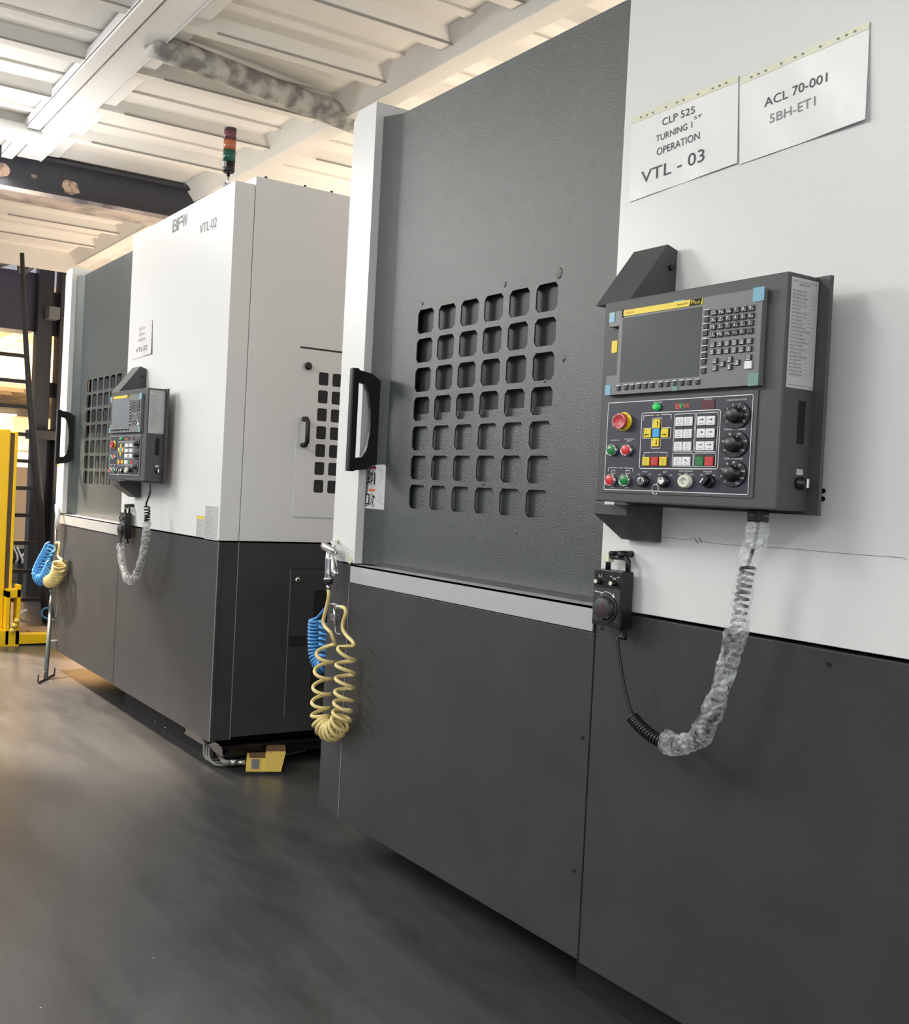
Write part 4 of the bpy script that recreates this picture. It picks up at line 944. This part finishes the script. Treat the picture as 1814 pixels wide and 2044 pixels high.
# ------------------------------------------------------------------ foot pedal
a = atZ(490, 1540, .012); b = a + Vector((.062, .140, 0))
t = thing('foot_pedal', Vector((-3.95, .17, 0)), 'worn yellow foot pedal on the floor beside the machine behind', 'pedal')
U = (b - a); L = U.length; U.normalize(); W_ = Vector((-U.y, U.x, 0))
def lp(u, v, z): return a + U * (u * L) + W_ * v + Vector((0, 0, z - .012))
def blk(mb, u0, u1, v0, v1, z0, z1, ins=0.0, mi=0, sl=0.0):
    vs = [lp(u0, v0, z0), lp(u1 - sl * .0, v0, z0), lp(u1, v1, z0), lp(u0, v1, z0), lp(u0 + ins, v0 + ins * .1, z1), lp(u1 + sl, v0 + ins * .1, z1), lp(u1 + sl, v1 - ins * .1, z1), lp(u0 + ins, v1 - ins * .1, z1)]
    mb.add(vs, [(3, 2, 1, 0), (4, 5, 6, 7), (0, 1, 5, 4), (1, 2, 6, 5), (2, 3, 7, 6), (3, 0, 4, 7)], mi)
mb = MB(); blk(mb, -.02, .99, -.010, .112, 0, .012); mb.build('rubber_base', black, t)
mb = MB(); blk(mb, 0, .50, 0, .10, .012, .064, .012); mb.build('body', ymat, t)
mb = MB(); blk(mb, .50, .90, -.008, .11, .014, .092, .0, 0, .10); mb.build('hood', ymat, t)
mb = MB(); blk(mb, .50, 1.0, .004, .108, .0915, .0935); mb.build('dirty_top', mat('brown_grime', (118, 92, 66), .8, vary=.5, vscale=40), t)
mb = MB(); blk(mb, .08, .48, .006, .096, .0635, .0655); mb.build('dirty_top', MC['brown_grime'], t)
mb = MB(); blk(mb, .14, .33, -.003, .0, .024, .062); mb.build('plate', gplate, t)
mb = MB(); q = lp(-.02, .03, .04); mb.tube([q, q - U * .03], .010, 10); mb.tube([q - U * .035, q - U * .055], .013, 8); mb.build('gland', alu, t)
pc = spline([q - U * .055, q - U * .10 + Vector((0, .02, .0)), atZ(440, 1510, .02), atZ(420, 1490, .05), atZ(405, 1470, .12)], 24)
mb = MB(); mb.tube(pc, .010, 8); mb.build('lead', whiteft, t)
# drip tray and loose swarf under the second machine
t = thing('drip_tray', Vector((-4.15, .3, .07)), 'dark oily tray showing under the side of the machine behind', 'tray')
mb = MB(); mb.box(-4.5, -4.06, .07, 1.1, .055, .065).box(-4.5, -4.06, .07, .08, .065, .095).box(-4.07, -4.06, .07, 1.1, .065, .10).box(-4.50, -4.49, .07, 1.1, .065, .095)
mb.box(-4.07, -4.03, .05, 1.1, .095, .103); mb.box(-4.45, -4.40, .2, .25, 0, .055); mb.box(-4.12, -4.08, .2, .25, 0, .055); mb.box(-4.12, -4.08, .9, .95, 0, .055); mb.build('pan', mat('oily_steel', (48, 48, 50), .22, .6), t)
t = thing('cable_bundle', Vector((-4.3, .1, 0)), 'grey cables dropping under the front corner of the machine behind', 'cable')
for k in range(3):
    MB().tube(spline([(-4.25 - .04 * k, .12, .16), (-4.22 - .03 * k, .08, .08), (-4.16 - .03 * k, .06, .02), (-4.10 - .05 * k, .12, .012), (-4.2 - .05 * k, .5, .012)], 24), .0055, 7).build('cable', whiteft, t)
rs = random.Random(3)
tsw = MB()
for k in range(70):
    x = -4.95 + rs.gauss(0, .10) if k % 2 else -4.6 + rs.gauss(0, .12); y = .10 + rs.random() * .12; s_ = rs.uniform(.004, .011)
    tsw.tube([(x, y, s_ * .5), (x + rs.uniform(-s_, s_), y + rs.uniform(-s_, s_), s_ * 1.4), (x + s_, y + s_, s_ * .4)], s_ * .3, 5)
tag(tsw.build('metal_swarf', chrome), 'shiny metal swarf crumbs on the floor under the machine behind', 'swarf', kind='stuff')

# ------------------------------------------------------------------ far left: stand, yellow frame, ladder, gantry
# leaning pipe stand in front of the far machine's left corner
ft = Vector((-6.23, -.10, 0)); top = atY(104, 1180, .02)
t = thing('pipe_stand', ft, 'thin grey steel pipe stand leaning at the left end of the machine behind', 'stand')
MB().tube([ft, top], .012, 10).build('pipe', mat('grey_green_pipe', (92, 98, 96), .5), t)
MB().tube([top, top + Vector((0, 0, .004))], .017, 10).build('cap', stickg, t)
mb = MB()
for dx in (-.11, 0.02, .10): mb.tube([ft + Vector((dx * .8, -dx * .6, .004)), ft + Vector((dx * .8 + .01, -dx * .6, .05))], .005, 6)
mb.tube([ft + Vector((-.12, .07, .008)), ft + Vector((.10, -.06, .008))], .006, 6); mb.build('foot', mat('rusty_bolt', (96, 82, 72), .7), t)
mb = MB(); m_ = ft.lerp(top, .42); mb.tube([m_, m_ + Vector((-.02, .11, 0))], .006, 6); m_ = ft.lerp(top, .66); mb.tube([m_, m_ + Vector((-.02, .11, 0))], .006, 6); mb.build('bracket', stickg, t)

# yellow frame
XF = -7.6
def fx(x, y, X=XF): return atX(x, y, X)
t = thing('yellow_cabinet', Vector((XF - .2, -.15, 0)), 'tall bright yellow steel cabinet cut off by the left edge of the photo', 'cabinet')
yA = fx(16, 1000).y; yB = fx(25, 1000).y; yC = fx(31, 1000).y; zt = fx(15, 857).z
MB().box(XF - .5, XF, -.35, yA, .09, zt, .006).build('body', yst, t)
MB().box(XF - .48, XF - .01, yA, yB, .25, zt - .02).build('dark_gap', mat('brown_strip', (84, 66, 50), .6), t)
MB().box(XF - .5, XF, yB, yC, .09, zt - .01, .003).build('upright', yst, t)
mb = MB(); mb.box(XF, XF + .10, fx(6, 1230).y, fx(12, 1230).y, 0.01, .36).box(XF, XF + .10, fx(26, 1230).y, fx(33, 1230).y, .01, .40).box(XF, XF + .10, fx(6, 1230).y, fx(33, 1230).y, .32, .37).box(XF, XF + .10, -.6, fx(33, 1230).y, .0, .10)
mb.build('foot_frame', yst, t)
MB().box(XF - .0, XF + .10, fx(33, 1230).y, .75, .01, .075, .004).build('base_rail', yst, t)
MB().box(XF - .45, XF, fx(30, 1230).y, .75, .03, .05).box(XF - .12, XF - .02, .12, .75, .05, .075).build('deck', mat('tan_boards', (170, 142, 108), .7, vary=.3, vscale=8), t)
mb = MB()
for k in range(3): mb.tube([fx(22 + 5 * k, 1262 - 10 * k, XF + .12), fx(26 + 5 * k, 1255 - 10 * k, XF + .12)], .018, 8)
mb.build('bolt', mat('pale_yellow_bolt', (226, 204, 96), .5), t)

# ladder
XL = -8.6
t = thing('steel_ladder', Vector((XL, .3, 0)), 'black steel ladder standing behind the yellow cabinet', 'ladder')
rail = [(44, 505), (47, 600), (52, 690), (58, 780), (64, 840), (71, 930), (78, 1010), (82, 1100), (86, 1180), (92, 1252)]
rp = [atX(x, y, XL) for x, y in rail]; rp[-1].z = .0
MB().tube(rp, [.016, .018, .02, .022, .026, .034, .036, .030, .028, .028], 8, sq=(1, 1)).build('rail', blksteel, t)
rl = [p + Vector((0, -.42, 0)) for p in rp]
MB().tube(rl, .024, 8).build('rail', blksteel, t)
def rail_y(z):
    for i in range(len(rp) - 1):
        if rp[i].z >= z >= rp[i + 1].z:
            f = (rp[i].z - z) / (rp[i].z - rp[i + 1].z); return rp[i].y * (1 - f) + rp[i + 1].y * f
    return rp[-1].y
for y in (712, 763, 813, 868, 921, 975, 1029, 1084, 1140, 1197):
    z = atX(60, y, XL).z; yy = rail_y(z); MB().box(XL - .015, XL + .015, yy - .42, yy, z - .014, z + .014).build('rung', blksteel, t)

# black gantry behind
XG = -10.35
def gx(x, y, X=XG): return atX(x, y, X)
t = thing('black_gantry', Vector((XG, .4, 0)), 'tall black steel gantry frame left of the machine behind', 'gantry')
MB().box(XG - .3, XG, -1.2, gx(72, 600).y, gx(20, 656).z, gx(20, 537).z, .004).build('cross_beam', mat('dark_blue_steel', (52, 50, 64), .5, vary=.2), t)
MB().box(XG - .05, XG + .10, gx(72, 600).y, gx(102, 600).y, 0, gx(90, 500).z + .3, .004).build('column', blksteel, t)
MB().box(XG - .02, XG + .18, gx(112, 600).y, gx(146, 600).y, 0, gx(120, 500).z + .3, .004).build('column', blksteel, t)
for zz_ in ((672, 585), (537, 480), (795, 765), (1290, 858)):
    MB().box(XG + .02, XG + .06, gx(99, 600).y, gx(115, 600).y, max(0, gx(105, zz_[0]).z), gx(105, zz_[1]).z).build('web_plate', blksteel, t)
if False: mb.box(XG + .02, XG + .06, gx(100, 600).y, gx(114, 600).y, gx(105, 537).z, 3.3).box(XG + .02, XG + .06, gx(100, 600).y, gx(114, 600).y, gx(105, 795).z, gx(105, 765).z).box(XG + .02, XG + .06, gx(98, 600).y, gx(116, 600).y, 0, gx(105, 858).z); mb.build('web_plate', blksteel, t)
mb = MB(); mb.tube([gx(44, 545, XG + .2), gx(100, 503, XG + .2)], .03, 4); mb.build('brace', mat('grey_brace', (84, 84, 86), .5), t)
mb = MB(); mb.tube([gx(-10, 533, XG + .2), gx(40, 518, XG + .2)], .018, 4); mb.build('brace', MC['grey_brace'], t)
MB().tube([gx(37, 480, XG + .22), gx(39, 545, XG + .22)], .02, 6).build('upright_tube', MC['grey_brace'], t)
mb = MB(); mb.box(XG + .1, XG + .25, gx(84, 640).y, gx(106, 640).y, gx(95, 642).z, gx(95, 618).z, .005); mb.build('bracket', mat('bracket_grey', (96, 96, 98), .5), t)
MB().box(XG + .04, XG + .2, gx(48, 870).y, gx(104, 870).y, gx(80, 878).z, gx(80, 860).z, .004).build('cross_bar', blksteel, t)
# dark machinery seen through the ladder
t = thing('dark_machinery', Vector((-11.6, .3, 0)), 'dark machinery with cables seen through the lower ladder rungs', 'machine')
XM = -11.6
MB().box(XM - 1.2, XM, gx(35, 1150, XM).y, gx(110, 1150, XM).y, 0.0, gx(60, 1090, XM).z, .01).build('body', blksteel, t)
MB().box(XM - .1, XM + .04, gx(20, 1088, XM).y, gx(100, 1088, XM).y, gx(60, 1096, XM).z, gx(60, 1084, XM).z, .004).build('ledge', mat('ledge_tan', (170, 158, 140), .5), t)
for k in range(4):
    MB().tube(spline([gx(24 + 3 * k, 1092, XM + .1), gx(30 + 5 * k, 1110 + 3 * k, XM + .12), gx(26 + 6 * k, 1122, XM + .1), gx(44 + 4 * k, 1100 + 5 * k, XM + .1)], 20), .014, 6).build('cable', keyw if k % 2 else black, t)
t = thing('loose_hose', gx(36, 1240, -8.9), 'short white hose arching above the yellow base rail', 'hose')
MB().tube(spline([gx(36, 1238, -8.9), gx(40, 1228, -8.9), (gx(47, 1221, -8.9)), gx(54, 1219, -8.9)], 16), .014, 8).build('hose', keyw, t)
t = thing('loose_hose', gx(84, 1220, -8.2), 'short blue hose arc behind the grey pipe stand', 'hose')
MB().tube(spline([gx(96, 1213, -8.2), gx(87, 1216, -8.2), gx(83, 1224, -8.2), gx(86, 1231, -8.2), (gx(95, 1236, -8.2))], 20), .008, 8).build('hose', bhose, t)
# beige cabinet far behind
XC = -15.5
t = thing('beige_cabinet', Vector((XC, 2, 0)), 'plain beige cabinet far behind the black ladder', 'cabinet')
mb = MB(); mb.box(XC - .6, XC, atX(22, 950, XC).y, atX(112, 950, XC).y, 0, atX(50, 832, XC).z, .01); mb.box(XC - .0, XC + .02, atX(22, 950, XC).y, atX(112, 950, XC).y, atX(50, 905, XC).z, atX(50, 902, XC).z, mi=1); mb.build('body', [beige, ink2], t)

for o in bpy.data.objects:
    if '_o' in o: del o['_o']
bpy.context.view_layer.update()
